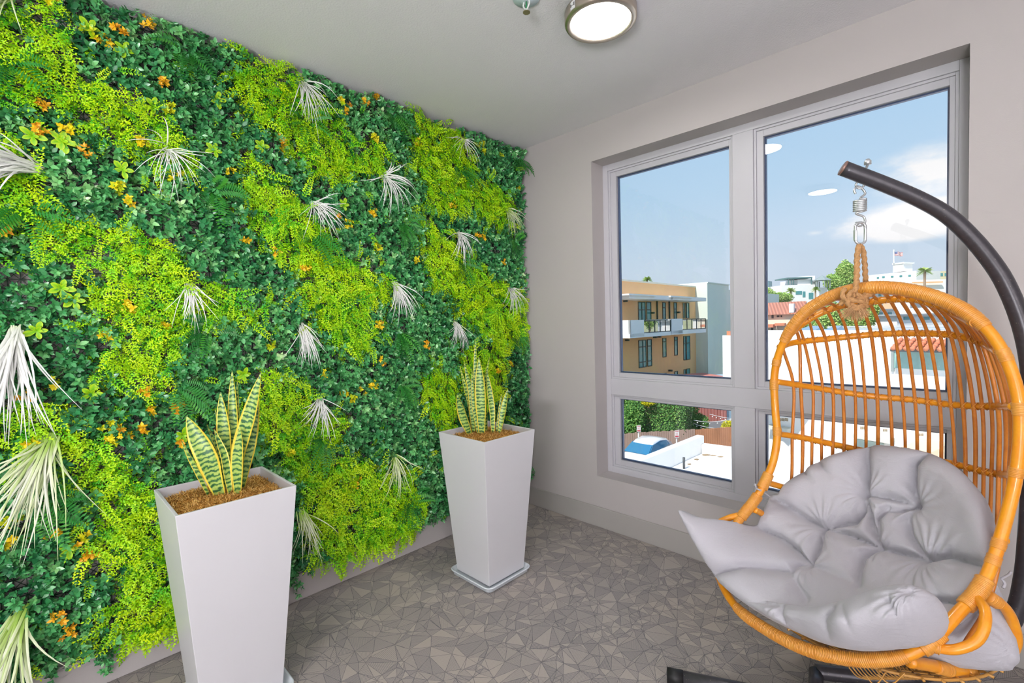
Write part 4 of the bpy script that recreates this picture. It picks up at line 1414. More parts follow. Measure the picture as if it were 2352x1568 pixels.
bt = at(1993, 378, tA); b = MB().tube([ep + np.array([0, 0, -.006]), bt], .0042, 8)
b.tube([ep + np.array([0, 0, .022]), ep + np.array([0, 0, .030])], .011, 6)
ring = [ep + np.array([0, 0, -.019]) + .0125 * (math.cos(a) * E_ + math.sin(a) * np.array([0, 0, 1.])) for a in np.linspace(0, 2 * PI, 20, endpoint=False)]
b.tube(ring, .0034, 8, closed=True)
b.build('eye_bolt', M_STEEL, stand, True)
MB().tube([bt, bt + np.array([0, 0, .012]), bt + np.array([0, 0, .020])], [.011, .011, .005], 12).build('dome_nut', M_STEEL, stand, True)
# base: a broad leg in front, one behind, joined by the foot of the pole
LA = np.array([1.677, -1.011, .029]); LD = np.array([.9, .43, 0]); LD /= np.linalg.norm(LD)
fd = np.array([1.874 - 1.677, -.915 + 1.011, 0]); fd /= np.linalg.norm(fd)
MB().tube([LA, LA + fd * .5], .027, 20).build('base_leg', M_STAND, stand, True)
q0 = LA + fd * .5
MB().tube(cr([q0, q0 + fd * .25 + np.array([.02, 0, 0]), np.array([2.62, -.52, .029]), np.array([2.80, -.34, .029]), np.array([2.86, -.20, .029])], 8), .025, 20).build('base_leg', M_STAND, stand, True)
MB().tube([SP3[-1], SP3[-1] + np.array([.012, -.06, -.018]), np.array([SP3[-1][0] + .02, -.80, .032])], .024, 20).build('foot_bracket', M_STAND, stand, True)
MB().tube([LA - fd * .004, LA + fd * .055], .0285, 20).build('rubber_sleeve', M_RUB, stand, True)

# ------------------------------------------------------------------ cushion
M_CUSH = NT('grey_cotton')
tcx = M_CUSH.n('ShaderNodeTexCoord')
n1 = M_CUSH.noise(9, 6, .62); n2 = M_CUSH.noise(700, 2, .5)
mpw = M_CUSH.n('ShaderNodeMapping'); mpw.inputs['Scale'].default_value = (16, 7, 30); mpw.inputs['Rotation'].default_value = (.4, .5, .3)
M_CUSH.l(tcx.outputs['Object'], mpw.inputs[0]); n3 = M_CUSH.noise(1.0, 5, .55, mpw.outputs[0]); n3.inputs['Distortion'].default_value = 1.2
M_CUSH.l(M_CUSH.mix(n2.outputs['Fac'], lin(178, 176, 183), lin(192, 190, 197)), M_CUSH.b.inputs['Base Color'])
M_CUSH.b.inputs['Roughness'].default_value = .85
M_CUSH.b.inputs['Sheen Weight'].default_value = .2
M_CUSH.b.inputs['Specular IOR Level'].default_value = .2
M_CUSH.bump(M_CUSH.math('ADD', n3.outputs['Fac'], M_CUSH.math('MULTIPLY', n1.outputs['Fac'], .25)), .34, .008)
M_CUSH = M_CUSH.m


def rbf(pts):
    P = np.array([(a / 100, b / 100) for a, b, *_ in pts]); y = np.array([q[2] for q in pts])
    d = np.linalg.norm(P[:, None] - P[None], axis=2)
    K = np.where(d > 0, d * d * np.log(d + 1e-9), 0); n = len(P)
    A = np.zeros((n + 3, n + 3)); A[:n, :n] = K + np.eye(n) * .02; A[:n, n] = 1; A[:n, n + 1:] = P; A[n, :n] = 1; A[n + 1:, :n] = P.T
    w = np.linalg.solve(A, np.concatenate([y, [0, 0, 0]]))

    def f(X):
        X = X / 100; d = np.linalg.norm(X[:, None] - P[None], axis=2)
        return np.where(d > 0, d * d * np.log(d + 1e-9), 0) @ w[:n] + w[n] + X @ w[n + 1:]
    return f


def seg_dist(X, segs):
    """distance to the nearest crease weighted by its strength"""
    out = np.zeros(len(X))
    for (x0, y0, x1, y1, s0, s1, lam) in segs:
        A = np.array([x0, y0]); B = np.array([x1, y1]); d = B - A; L2 = d @ d
        t = np.clip(((X - A) @ d) / L2, 0, 1)
        D = np.linalg.norm(X - (A + t[:, None] * d), axis=1)
        out = np.maximum(out, (s0 + (s1 - s0) * t) * np.exp(-(D / lam)))
    return out


def poly_dist(X, poly):
    out = np.full(len(X), 1e9); n = len(poly)
    for i in range(n):
        A = np.array(poly[i]); B = np.array(poly[(i + 1) % n]); d = B - A
        t = np.clip(((X - A) @ d) / (d @ d + 1e-9), 0, 1)
        out = np.minimum(out, np.linalg.norm(X - (A + t[:, None] * d), axis=1))
    return out


def pillow(outline, offs, creases, tufts, hf, hb, wpx, wrinkles=(), step=3.6):
    """closed padded shape: silhouette, base surface, quilting creases"""
    ol = cr([(a, b, 0) for a, b in outline], 3, closed=True)[:, :2]
    ol = resample(np.vstack([ol, ol[:1]]), step * 1.2)[:-1]
    x0, y0 = ol.min(0); x1, y1 = ol.max(0)
    X, Y = np.meshgrid(np.arange(x0, x1, step), np.arange(y0, y1, step)); X = X.ravel(); Y = Y.ravel() + 0.0
    G = np.stack([X, Y], 1)
    m = inside(G[:, 0], G[:, 1], ol) & (poly_dist(G, ol) > step * .7)
    G = G[m]
    pts = [Vector(p) for p in np.vstack([ol, G])]
    n = len(ol)
    v2, _, fc, ov, _, _ = delaunay_2d_cdt(pts, [], [list(range(n))], 1, 1e-4)
    P = np.array([(p.x, p.y) for p in v2])
    d = poly_dist(P, ol)
    on = d < .3
    base = rbf(offs)(P)
    q = np.clip(d / wpx, 0, 1)
    prof = np.sqrt(np.clip(1 - (1 - q) ** 2, 0, 1))
    cre = seg_dist(P, creases) * 1.05
    wide = seg_dist(P, [(*c[:6], 34) for c in creases]) * .42
    for (tx, ty, s, lam) in tufts: cre = np.maximum(cre, s * np.exp(-(np.hypot(P[:, 0] - tx, P[:, 1] - ty) / lam) ** 1.3))
    h = prof * hf * (1 - np.clip(cre * .8 + wide * .75, 0, 1.3))
    for (tx, ty, amp, rad, fr) in wrinkles:
        rr = np.hypot(P[:, 0] - tx, P[:, 1] - ty); aa = np.arctan2(P[:, 1] - ty, P[:, 0] - tx)
        h = h + amp * np.exp(-((rr - rad * .5) / (rad * .5)) ** 2) * np.sin(aa * fr + rr * .05) * prof
    h += prof * .004 * (vnoise(P[:, 0], P[:, 1], 38, 31) - .5) * 2
    fr_ = np.array([ch(p[0], p[1], o) for p, o in zip(P, base)])
    F3 = fr_ + CN * h[:, None] * .8 + np.array([0, 0, 1.]) * h[:, None] * .45
    Bk = fr_ - CN * (prof * hb)[:, None] * .7 - np.array([0, 0, 1.]) * (prof * hb)[:, None] * .5
    idx = np.where(~on)[0]; mp = np.arange(len(P)); mp2 = mp.copy(); mp2[idx] = len(P) + np.arange(len(idx))
    V = np.vstack([F3, Bk[idx]])
    F = []
    for f in fc:
        a, b_, c_ = f
        A_, B_, C_ = P[a], P[b_], P[c_]
        if (B_[0] - A_[0]) * (C_[1] - A_[1]) - (B_[1] - A_[1]) * (C_[0] - A_[0]) > 0: a, b_, c_ = a, c_, b_
        F.append((a, b_, c_)); F.append((int(mp2[a]), int(mp2[c_]), int(mp2[b_])))
    return V, F


CR = []


def path_cr(pts, s0=.9, s1=.6, lam=11):
    n = len(pts) - 1
    for i in range(n):
        CR.append((*pts[i], *pts[i + 1], s0 + (s1 - s0) * i / n, s0 + (s1 - s0) * (i + 1) / n, lam))


path_cr([(1998, 1143), (2001, 1100), (1999, 1060), (1997, 1028)], 1.0, .85)
path_cr([(2117, 1168), (2108, 1125), (2112, 1075), (2138, 1042)], 1.0, .7)
path_cr([(1998, 1143), (2050, 1150), (2117, 1168)], .7, .7, 9)
path_cr([(1998, 1143), (1996, 1180), (1975, 1204), (1900, 1218)], .8, .9)
path_cr([(2002, 1160), (2015, 1210), (2030, 1263)], .8, .9, 9)
path_cr([(1900, 1218), (1855, 1192), (1810, 1163), (1767, 1138)], 1.0, .9)
path_cr([(1900, 1218), (1950, 1230), (2030, 1263)], .8, .9, 9)
path_cr([(1900, 1222), (1893, 1262), (1872, 1303)], .9, .9)
path_cr([(2117, 1168), (2080, 1180), (2048, 1182)], .9, .5, 9)
path_cr([(2117, 1168), (2098, 1200), (2105, 1240), (2138, 1290)], .5, .9, 10)
path_cr([(2055, 1175), (2028, 1200), (2030, 1263)], .5, .8, 8)
path_cr([(2030, 1263), (2080, 1276), (2138, 1290)], .9, .9)
path_cr([(2030, 1263), (1996, 1285), (1987, 1320), (1987, 1352)], .9, .6)
path_cr([(2138, 1290), (2190, 1283), (2240, 1298), (2288, 1312)], 1.0, .8)
path_cr([(1872, 1303), (1838, 1268), (1800, 1238), (1745, 1215), (1735, 1207)], .9, 1.1, 9)
path_cr([(1872, 1303), (1848, 1300), (1828, 1318), (1790, 1312), (1720, 1306), (1637, 1322)], .8, .8)
path_cr([(1872, 1303), (1930, 1325), (1990, 1352)], .5, .3, 12)
path_cr([(1828, 1318), (1850, 1350), (1870, 1385)], .3, .5, 12)
path_cr([(1850, 1084), (1868, 1102), (1896, 1122)], .6, .0, 8)
path_cr([(1880, 1062), (1905, 1085), (1935, 1116)], .7, .0, 8)
path_cr([(2165, 1384), (2200, 1390), (2262, 1396)], .9, .6, 9)
path_cr([(2138, 1290), (2115, 1320), (2110, 1345)], .25, .2, 12)
TUFTS_C = [(1998, 1143, 1.2, 12), (2117, 1168, 1.2, 12), (1900, 1218, 1.2, 12), (2030, 1263, 1.2, 12), (2138, 1290, 1.2, 12), (1872, 1303, 1.1, 11), (1830, 1318, .9, 9)]
OUT_M = [(1565, 1172), (1605, 1187), (1660, 1194), (1705, 1201), (1735, 1207), (1752, 1185), (1763, 1160), (1768, 1138), (1790, 1133), (1806, 1115), (1829, 1098), (1850, 1083), (1866, 1070), (1880, 1061), (1916, 1047), (1960, 1035), (1997, 1026), (2018, 1023), (2053, 1026), (2100, 1032), (2137, 1041), (2176, 1059), (2212, 1085), (2242, 1118), (2266, 1150),
         (2282, 1188), (2291, 1230), (2293, 1270), (2288, 1312), (2280, 1345), (2258, 1375), (2228, 1410), (2190, 1440), (2120, 1470), (2050, 1482), (1950, 1478), (1860, 1462), (1780, 1428), (1710, 1385), (1655, 1340), (1628, 1300), (1603, 1255), (1580, 1212)]
OFF_M = [(1565, 1175, .42), (1640, 1200, .32), (1740, 1208, .13), (1775, 1150, .02), (1850, 1088, -.12), (1920, 1050, -.20), (2000, 1028, -.27), (2130, 1045, -.28), (2230, 1115, -.20), (2288, 1220, -.06), (2288, 1320, .04), (2240, 1395, .14), (2170, 1455, .27), (2050, 1482, .35),
         (1900, 1465, .39), (1760, 1415, .41), (1640, 1320, .41), (1985, 1380, .20), (1900, 1330, .16), (1900, 1220, -.02), (2030, 1265, -.04), (2138, 1292, -.04), (2117, 1170, -.20), (1998, 1145, -.17), (1700, 1290, .33), (1780, 1340, .30), (2130, 1360, .10), (1990, 1320, .08)]
V1, F1 = pillow(OUT_M, OFF_M, CR, TUFTS_C, .082, .05, 44,
                [(1998, 1143, .004, 60, 17), (2117, 1168, .004, 60, 15), (1900, 1218, .004, 70, 16), (2138, 1290, .005, 80, 17), (1872, 1303, .004, 55, 13), (2030, 1263, .003, 45, 12)])
CR = []
path_cr([(1801, 1392), (1803, 1415), (1812, 1440), (1845, 1462)], .9, .5, 10)
path_cr([(1690, 1362), (1735, 1382), (1801, 1392)], .75, .9, 9)
path_cr([(1925, 1400), (1912, 1430), (1918, 1470)], .6, .3, 10)
path_cr([(1948, 1400), (1965, 1430), (1985, 1470)], .35, .1, 9)
path_cr([(2070, 1400), (2085, 1430), (2085, 1460)], .3, .1, 8)
path_cr([(2060, 1385), (2075, 1415), (2090, 1425)], .35, .1, 8)
OUT_F = [(1676, 1352), (1720, 1368), (1765, 1380), (1820, 1388), (1870, 1392), (1910, 1386), (1960, 1372), (2010, 1353), (2060, 1343), (2103, 1345), (2145, 1365), (2170, 1395), (2179, 1425), (2166, 1458), (2125, 1481), (2060, 1491), (1980, 1495), (1900, 1480), (1840, 1456), (1770, 1419), (1715, 1385)]
OFF_F = [(1690, 1360, .43), (1760, 1380, .42), (1870, 1395, .40), (2000, 1360, .38), (2100, 1350, .35), (2170, 1400, .31), (2165, 1455, .31), (2060, 1490, .385), (1900, 1478, .43), (1780, 1422, .44), (1950, 1430, .46), (2080, 1420, .42)]
V2, F2 = pillow(OUT_F, OFF_F, CR, [(2106, 1369, .55, 8)], .075, .05, 62, [(2106, 1369, .0045, 34, 9), (2106, 1372, .0035, 90, 19), (1803, 1395, .003, 70, 15)])
CR = []
path_cr([(2240, 1400), (2275, 1425), (2315, 1450)], .6, .2, 9)
path_cr([(2255, 1432), (2290, 1455), (2325, 1478)], .5, .2, 9)
OUT_S = [(2288, 1340), (2312, 1392), (2330, 1450), (2343, 1512), (2328, 1530), (2318, 1540), (2250, 1538), (2150, 1526), (2075, 1504), (2105, 1470), (2180, 1435), (2240, 1395), (2270, 1360)]
OFF_S = [(2288, 1345, .04), (2330, 1450, .04), (2343, 1512, .06), (2318, 1538, .07), (2150, 1525, .20), (2075, 1504, .30), (2150, 1450, .22), (2240, 1395, .10), (2240, 1470, .15)]
V3, F3 = pillow(OUT_S, OFF_S, CR, [], .035, .04, 45, [(2343, 1515, .004, 90, 30)])
b = MB(); b.add(V1, F1); b.add(V2, F2); b.add(V3, F3)
cush = thing('seat_cushion', 'big tufted light grey cotton cushion filling the hanging rattan chair', 'cushion', ch(1990, 1400, .2))
b.build('cushion_pad', M_CUSH, cush, True)
for k_ in (0, 1):      # fabric ties round the rim
  b = MB()
  for (P) in ([(1768, 1140, .06), (1757, 1132, .09), (1745, 1125, .125), (1737, 1122, .125), (1732, 1124, .10)], [(1737, 1122, .12), (1733, 1135, .12), (1736, 1142, .12), (1730, 1148, .12)], [(1737, 1122, .12), (1735, 1112, .12), (1733, 1115, .12)],
            [(2300, 1328, .03), (2318, 1318, .03), (2322, 1312, .03)], [(2300, 1328, .03), (2308, 1340, .03), (2304, 1350, .04)])[(0 if k_ == 0 else 3):(3 if k_ == 0 else 5)]:
    b.tube(cr([ch(*q) for q in P], 6), .0035, 6)
  b.build('fabric_tie', M_CUSH, cush, True)

# ------------------------------------------------------------------ the town outside
GZ = -6.6
M_TAN = mat('tan_stucco', (250, 196, 142), .9, var=.05, scale=.6, bump=.1, bscale=8)
M_GREY = mat('grey_stucco', (224, 234, 222), .9, var=.04, scale=.5)
M_WST = mat('white_stucco', (246, 244, 240), .9, var=.01, scale=.5)
M_CREAM = mat('cream_stucco', (240, 230, 208), .9, var=.02, scale=.5)
M_PANEL = mat('balcony_panel', (240, 242, 240), .6, var=.02)
M_TGLASS = mat('teal_glass', (92, 158, 160), .12, var=.2, scale=.8)
M_DKMET = mat('dark_metal', (70, 74, 76), .5)
M_ROOFG = mat('grey_roof', (170, 178, 182), .8, var=.08, scale=.7)
M_TILE = NT('clay_tile')
tct = M_TILE.n('ShaderNodeTexCoord'); spt_ = M_TILE.n('ShaderNodeSeparateXYZ'); M_TILE.l(tct.outputs['Object'], spt_.inputs[0])
wt = M_TILE.math('SINE', M_TILE.math('MULTIPLY', M_TILE.math('ADD', spt_.outputs['X'], M_TILE.math('MULTIPLY', spt_.outputs['Y'], .35)), 22))
M_TILE.l(M_TILE.mix(M_TILE.math('ADD', .5, M_TILE.math('MULTIPLY', wt, .35)), lin(178, 104, 76), lin(222, 150, 118)), M_TILE.b.inputs['Base Color'])
M_TILE.bump(wt, .6, .05); M_TILE = M_TILE.m
M_TILE2 = mat('terracotta_tile', (226, 142, 106), .8, var=.2, scale=6)
M_ASPH = mat('asphalt', (120, 122, 124), .95, var=.1, scale=2)
M_HILL = mat('dry_hill', (170, 170, 130), 1, var=.2, scale=.05)
M_TREE = tint_mat('tree_leaf', [(0, (90, 140, 70)), (.5, (160, 196, 100)), (1, (226, 236, 150))], .7, .2)
M_HEDGE = tint_mat('hedge_leaf', [(0, (56, 108, 54)), (.5, (96, 152, 76)), (1, (156, 194, 100))], .6, .2)
M_YLEAF = tint_mat('yellow_leaf', [(0, (190, 190, 30)), (1, (246, 236, 40))], .6, .2)
M_PALM = tint_mat('palm_leaf', [(0, (92, 130, 70)), (.5, (150, 180, 96)), (1, (206, 214, 130))], .6, .2)
M_TRUNK = mat('palm_trunk', (150, 128, 104), .9)
M_RED = mat('red_siding', (208, 132, 120), .8, var=.1)
M_FENCE = mat('fence_boards', (196, 164, 146), .9, var=.2, scale=1.5)
M_FENCE2 = mat('cedar_boards', (214, 150, 110), .9, var=.2, scale=1.5)

tag(MB().box(-160, 160, .6, 260, GZ - .2, GZ).build('ground', M_ASPH, origin=(0, 40, GZ)), kind='structure')
# hill rising behind the town
b = MB(); n = 24; V = []; F = []
for i in range(n + 1):
    for j in range(n + 1):
        x = -230 + 420 * i / n; y = 70 + 260 * j / n
        z = GZ + .1 + 16 * max(0, (j / n)) ** 1.2 * (.7 + .3 * math.sin(x * .02 + 1.0))
        V.append((x, y, z - (.6 if j == 0 else 0)))
for i in range(n):
    for j in range(n): F.append((i * (n + 1) + j, (i + 1) * (n + 1) + j, (i + 1) * (n + 1) + j + 1, i * (n + 1) + j + 1))
tag(b.add(V, F).build('hillside', M_HILL, origin=(0, 150, 0)), kind='structure')


class Plane:
    """a vertical facade through two places seen at (px, depth); s runs along it, out points towards the viewer"""
    def __init__(s, px0, t0, px1, t1, py=735):
        s.A = at(px0, py, t0); B = at(px1, py, t1); d = B - s.A; d[2] = 0
        s.u = d / np.linalg.norm(d); s.n = np.array([s.u[1], -s.u[0], 0.])
        if s.n @ (CAM - s.A) < 0: s.n = -s.n

    def sz(s, px, py, out=0.0):
        d = ray(px, py); t = (out - (CAM - s.A) @ s.n) / (d @ s.n); P = CAM + t * d
        return (P - s.A) @ s.u, P[2]

    def box(s, b, s0, s1, z0, z1, o0, o1, mi=0):
        V = []
        for a in (s0, s1):
            for o in (o0, o1):
                for z in (z0, z1):
                    p = s.A + s.u * a + s.n * o; V.append((p[0], p[1], z))
        b.add(V, [(0, 1, 3, 2), (4, 6, 7, 5), (0, 4, 5, 1), (2, 3, 7, 6), (0, 2, 6, 4), (1, 5, 7, 3)], mi)

    def pbox(s, b, px0, px1, py0, py1, o0, o1, out=None, mi=0, z0=None):
        """box whose front face covers the pixels px0..px1, py0..py1"""
        o = o1 if out is None else out
        a, zt = s.sz(px0, py0, o); c, zb = s.sz((px0 + px1) / 2, py1, o); e, _ = s.sz(px1, py0, o)
        _, zt = s.sz((px0 + px1) / 2, py0, o)
        s.box(b, a, e, zb if z0 is None else z0, zt, o0, o1, mi)


def facade_window(pl, par, px0, px1, py0, py1, bars=(), name='window'):
    f = MB(); a, _ = pl.sz(px0, py0); e, _ = pl.sz(px1, py0); _, zt = pl.sz((px0 + px1) / 2, py0); _, zb = pl.sz((px0 + px1) / 2, py1)
    w = .055
    pl.box(f, a, a + w, zb, zt, -.02, .05); pl.box(f, e - w, e, zb, zt, -.02, .05); pl.box(f, a, e, zb, zb + w, -.02, .05); pl.box(f, a, e, zt - w, zt, -.02, .05)
    for q in bars:
        if q > 0: pl.box(f, a, e, zb + (zt - zb) * q - .03, zb + (zt - zb) * q + .03, -.02, .05)
        else: pl.box(f, a + (e - a) * -q - .03, a + (e - a) * -q + .03, zb, zt, -.02, .05)
    fo = f.build(name, M_DKMET, par)
    g = MB(); pl.box(g, a + w, e - w, zb + w, zt - w, -.03, .012)
    g.build('window_glass', M_TGLASS, par)


# tan apartment building in the left pane
ap = Plane(1425, 33.5, 1595, 42.5)
apt = thing('apartment_building', 'tan apartment block with white balconies and grey stair tower, in the left window pane', 'building', ap.A * np.array([1, 1, 0]) + np.array([0, 0, GZ]))
b = MB(); s0, zt = ap.sz(1400, 645); s1, _ = ap.sz(1597, 660)
ap.box(b, -9, s1, GZ, 4.30, -5, 0); b.build('tan_walls', M_TAN, apt)
b = MB(); ap.box(b, -9.05, s1 + .05, 4.30, 4.42, -5.05, .06); b.build('roof_coping', M_CREAM, apt)
# grey tower standing forward of the facade
b = MB(); ap.box(b, s1, s1 + 5.2, GZ, 4.63, -3, 1.08); ap.box(b, s1, s1 + 5.25, 4.63, 4.72, -3.05, 1.14); b.build('stair_tower', M_GREY, apt)
b = MB(); ap.box(b, s1 + 5.2, s1 + 22, GZ, 4.2, -3, 1.08); b.build('tower_wing', M_GREY, apt)
for q in ((1465, 1481.5, 693, 741, (-.5, .62)), (1484, 1494.5, 693, 741, (.62,)), (1521, 1528, 694, 735, (.7,)), (1547, 1553.5, 694, 733, (.6,)), (1568, 1572, 695, 731, ()), (1574, 1582, 695, 731, (-.3,)),
          (1466, 1483.5, 780.5, 844, (-.55, .75, .2)), (1486, 1496, 779, 841, (.75, .2)), (1521, 1529.5, 776, 820, (.8,)), (1548, 1555.5, 773, 816, (.8,)), (1569, 1574.5, 771.5, 827, (.7,)), (1575.5, 1584, 771, 826, (.7,)),
          (1549, 1556, 852, 880, ()), (1570, 1574.5, 848, 880, ()), (1576, 1584, 846, 880, ()), (1466, 1484, 868, 915, (-.55,)), (1521, 1530, 857, 880, ())):
    facade_window(ap, apt, *q[:4], bars=q[4])
for (x0, x1, y0, y1, o) in ((1445.5, 1545, 677, 687, 1.6), (1541, 1622, 681.5, 690, 1.6)):
    b = MB(); ap.pbox(b, x0, x1, y0, y1, 0, o); ap.pbox(b, x0 - .5, x0 + (x1 - x0) * .62, y0 - 1.5, y0 + 2, 0, o + .15); b.build('canopy', M_WST, apt)
for (xa, xm, xb, ya, yb, o) in ((1447, 1479, 1541, 735, 773, 2.0), (1541, 1567.5, 1621.5, 732, 766, 2.0)):
    b = MB(); ap.pbox(b, xa, xb, yb - 9, yb, 0, o); a0, z1 = ap.sz(xa, ya, o); a1, _ = ap.sz(xm, ya, o); _, z0 = ap.sz((xa + xm) / 2, yb, o)
    ap.box(b, a0, a1, z0, z1, o - .12, o); ap.box(b, a0, a0 + .12, z0, z1, 0, o)
    bal = b.build('balcony', M_PANEL, apt)
    b = MB(); e0, zr = ap.sz(xm, ya, o); e1, _ = ap.sz(xb, ya, o); _, zb = ap.sz((xm + xb) / 2, yb - 9, o)
    for k in range(6):
        u = e0 + (e1 - e0) * k / 5; ap.box(b, u - .03, u + .03, zb, zr, o - .08, o - .02)
    ap.box(b, e0, e1, zr - .06, zr, o - .09, o - .01); ap.box(b, e0, e1, zb + .03, zb + .08, o - .08, o - .02); b.build('railing', M_DKMET, bal)
    b = MB(); ap.box(b, e0 + .03, e1 - .03, zb + .1, zr - .08, o - .055, o - .045); b.build('railing_glass', M_GLASS, bal)
b = MB()
for x in (1511, 1539): ap.pbox(b, x - .6, x + .6, 691, 740, 0, .12)
for (x, y) in ((1441, 691), (1503, 718), (1562, 717), (1445, 781), (1509, 774), (1518, 773), (1544, 851)): ap.pbox(b, x - 1.2, x + 1.2, y - 2, y + 2, 0, .3)
b.build('wall_fitting', M_DKMET, apt)


def blob_leaves(name, c, rad, n, size, m, label, cat, group=None, trunk=None, kind='thing', shell=.55, seed=1, square=False):
    """crown made of many leaf faces round a centre; thing > foliage, trunk"""
    r = np.random.default_rng(seed)
    v = r.normal(size=(n, 3)); v /= np.linalg.norm(v, axis=1)[:, None]
    if square: v = r.uniform(-1, 1, (n, 3)); ax = r.integers(0, 3, n); v[np.arange(n), ax] = np.sign(v[np.arange(n), ax] + 1e-9)
    rr = shell + (1 - shell) * r.random(n)
    lump = .82 + .3 * vnoise(v[:, 0] * 2 + v[:, 2], v[:, 1] * 2 + v[:, 2] * .7, .5, seed)
    if square: lump = .93 + .1 * lump
    pos = v * (rr * lump)[:, None] * np.array(rad) + np.array(c)
    lv, lf = leaf_t(.42, .12, .1)
    V, F, T = scatter(lv, lf, np.zeros(len(lv)), pos, rots(n, 9, r), size * r.uniform(.6, 1.3, n), np.clip(.5 + r.normal(0, .25, n), 0, 1))
    base = (c[0], c[1], c[2] - rad[2])
    t = thing(name, label, cat, base if trunk is None else (c[0], c[1], trunk[0]), group)
    o3 = np.array(t['o3'])
    np_mesh('foliage', V - o3, F, m, T, parent=t)
    if trunk:
        MB().tube([(c[0], c[1], trunk[0]), (c[0] + .05, c[1], (trunk[0] + c[2]) / 2), (c[0], c[1], c[2] + rad[2] * .2)], [trunk[1] * 1.3, trunk[1], trunk[1] * .5], 8).build('trunk', M_TRUNK, t, True)
    return t


def palm(px, py_c, t, rad_px, z_base, label, seed=1, lean=.0):
    r = np.random.default_rng(seed)
    c = at(px, py_c, t); R_ = rad_px / F_PX * t
    th = thing('palm_tree', label, 'palm tree', (c[0], c[1], z_base), 'palm trees in the town')
    MB().tube([(c[0], c[1], z_base), (c[0] + lean, c[1], (z_base + c[2]) / 2), (c[0], c[1], c[2])], [R_ * .14, R_ * .10, R_ * .12], 10).build('trunk', M_TRUNK, th, True)
    V, F, T = [], [], []
    for i in range(34):
        a = r.uniform(0, 2 * PI); el = r.uniform(-.5, 1.25)
        d = np.array([math.cos(a) * math.cos(el), math.sin(a) * math.cos(el), math.sin(el)])
        side = np.cross(d, [0, 0, 1.]); side /= np.linalg.norm(side)
        L = R_ * r.uniform(.85, 1.1); tt = r.uniform(.2, .8)
        for k in range(13):
            u = (k + 1) / 13
            p = c + d * L * u - np.array([0, 0, 1.]) * L * .55 * u * u
            wl = L * .26 * math.sin(min(1, u * 1.1 + .15) * PI)
            for q in (-1, 1):
                o = len(V); e = side * q * .8 + d * .5 - np.array([0, 0, .55]); w2 = d * L * .028
                V += [p - w2, p + w2, p + e * wl + w2 * .3, p + e * wl - w2 * .3]; T += [tt, tt, tt + .2, tt + .2]; F.append((o, o + 1, o + 2, o + 3))
    np_mesh('fronds', np.array(V) - np.array(th['o3']), np.array(F), M_PALM, np.clip(T, 0, 1), parent=th)


palm(1486, 641, 56, 17, GZ, 'palm crown rising behind the tan apartment block', 3)
# parking lot below the left pane
def pole_sign(px, py0, py1, w, t, label, lit=True):
    c = at(px, (py0 + py1) / 2, t); hw = w / 2 / F_PX * t; hh = (py1 - py0) / 2 / F_PX * t
    th = thing('parking_sign', label, 'sign', (c[0], c[1], GZ), 'signs on white posts by the fence')
    MB().box(c[0] - .03, c[0] + .03, c[1] - .03, c[1] + .03, GZ, c[2]).build('post', M_WST, th)
    f = -FW * np.array([1, 1, 0]); f /= np.linalg.norm(f); u = np.array([-f[1], f[0], 0])
    R3 = np.stack([u, f, np.array([0, 0, 1.])], 1)
    cc = c + f * .06
    MB().box(-hw, hw, -.01, .01, -hh, hh, R=R3, o=cc).build('sign_board', M_WST, th)
    b = MB(); b.box(-hw * .8, hw * .8, .01, .014, -hh * .85, -hh * .45, R=R3, o=cc); b.box(-hw * .8, hw * .8, .01, .014, hh * .66, hh * .82, R=R3, o=cc)
    for k in range(3): b.box(-hw * .65, hw * (.65 - .2 * (k % 2)), .01, .014, -hh * .2 + k * hh * .25, -hh * .14 + k * hh * .25, R=R3, o=cc)
    b.build('red_marking', mat('sign_red', (214, 70, 84), .6), th)


pole_sign(1466.5, 976, 991, 9, 27.9, 'white sign with red band on a post behind the parked car')
pole_sign(1554, 988, 1004, 10, 26.5, 'white sign with red band on a post right of the parked car')
fl = Plane(1425, 28.3, 1700, 29.3)
b = MB(); k = 0
s_a, _ = fl.sz(1405, 990); s_b, _ = fl.sz(1596, 990); s_c, _ = fl.sz(1760, 990); _, ztf = fl.sz(1500, 991)
x = s_a
rf = random.Random(3)
while x < s_b: fl.box(b, x, x + .13, GZ, ztf + rf.uniform(-.03, .03), 0, .03); x += .145
fl.box(b, s_a, s_b, GZ + .4, GZ + .5, -.05, 0); fl.box(b, s_a, s_b, ztf - .5, ztf - .4, -.05, 0)
fA = tag(b.build('board_fence', M_FENCE, origin=fl.A * [1, 1, 0] + np.array([0, 0, GZ])), 'weathered brown board fence behind the parked car', 'fence')
b = MB(); x = s_b + .02
while x < s_c: fl.box(b, x, x + .13, GZ, ztf + rf.uniform(-.03, .03), 0, .03); x += .145
fl.box(b, s_b, s_c, ztf - .5, ztf - .4, -.05, 0)
tag(b.build('board_fence', M_FENCE2, origin=(fl.A + fl.u * s_b) * [1, 1, 0] + np.array([0, 0, GZ])), 'orange cedar board fence in front of the red building', 'fence')

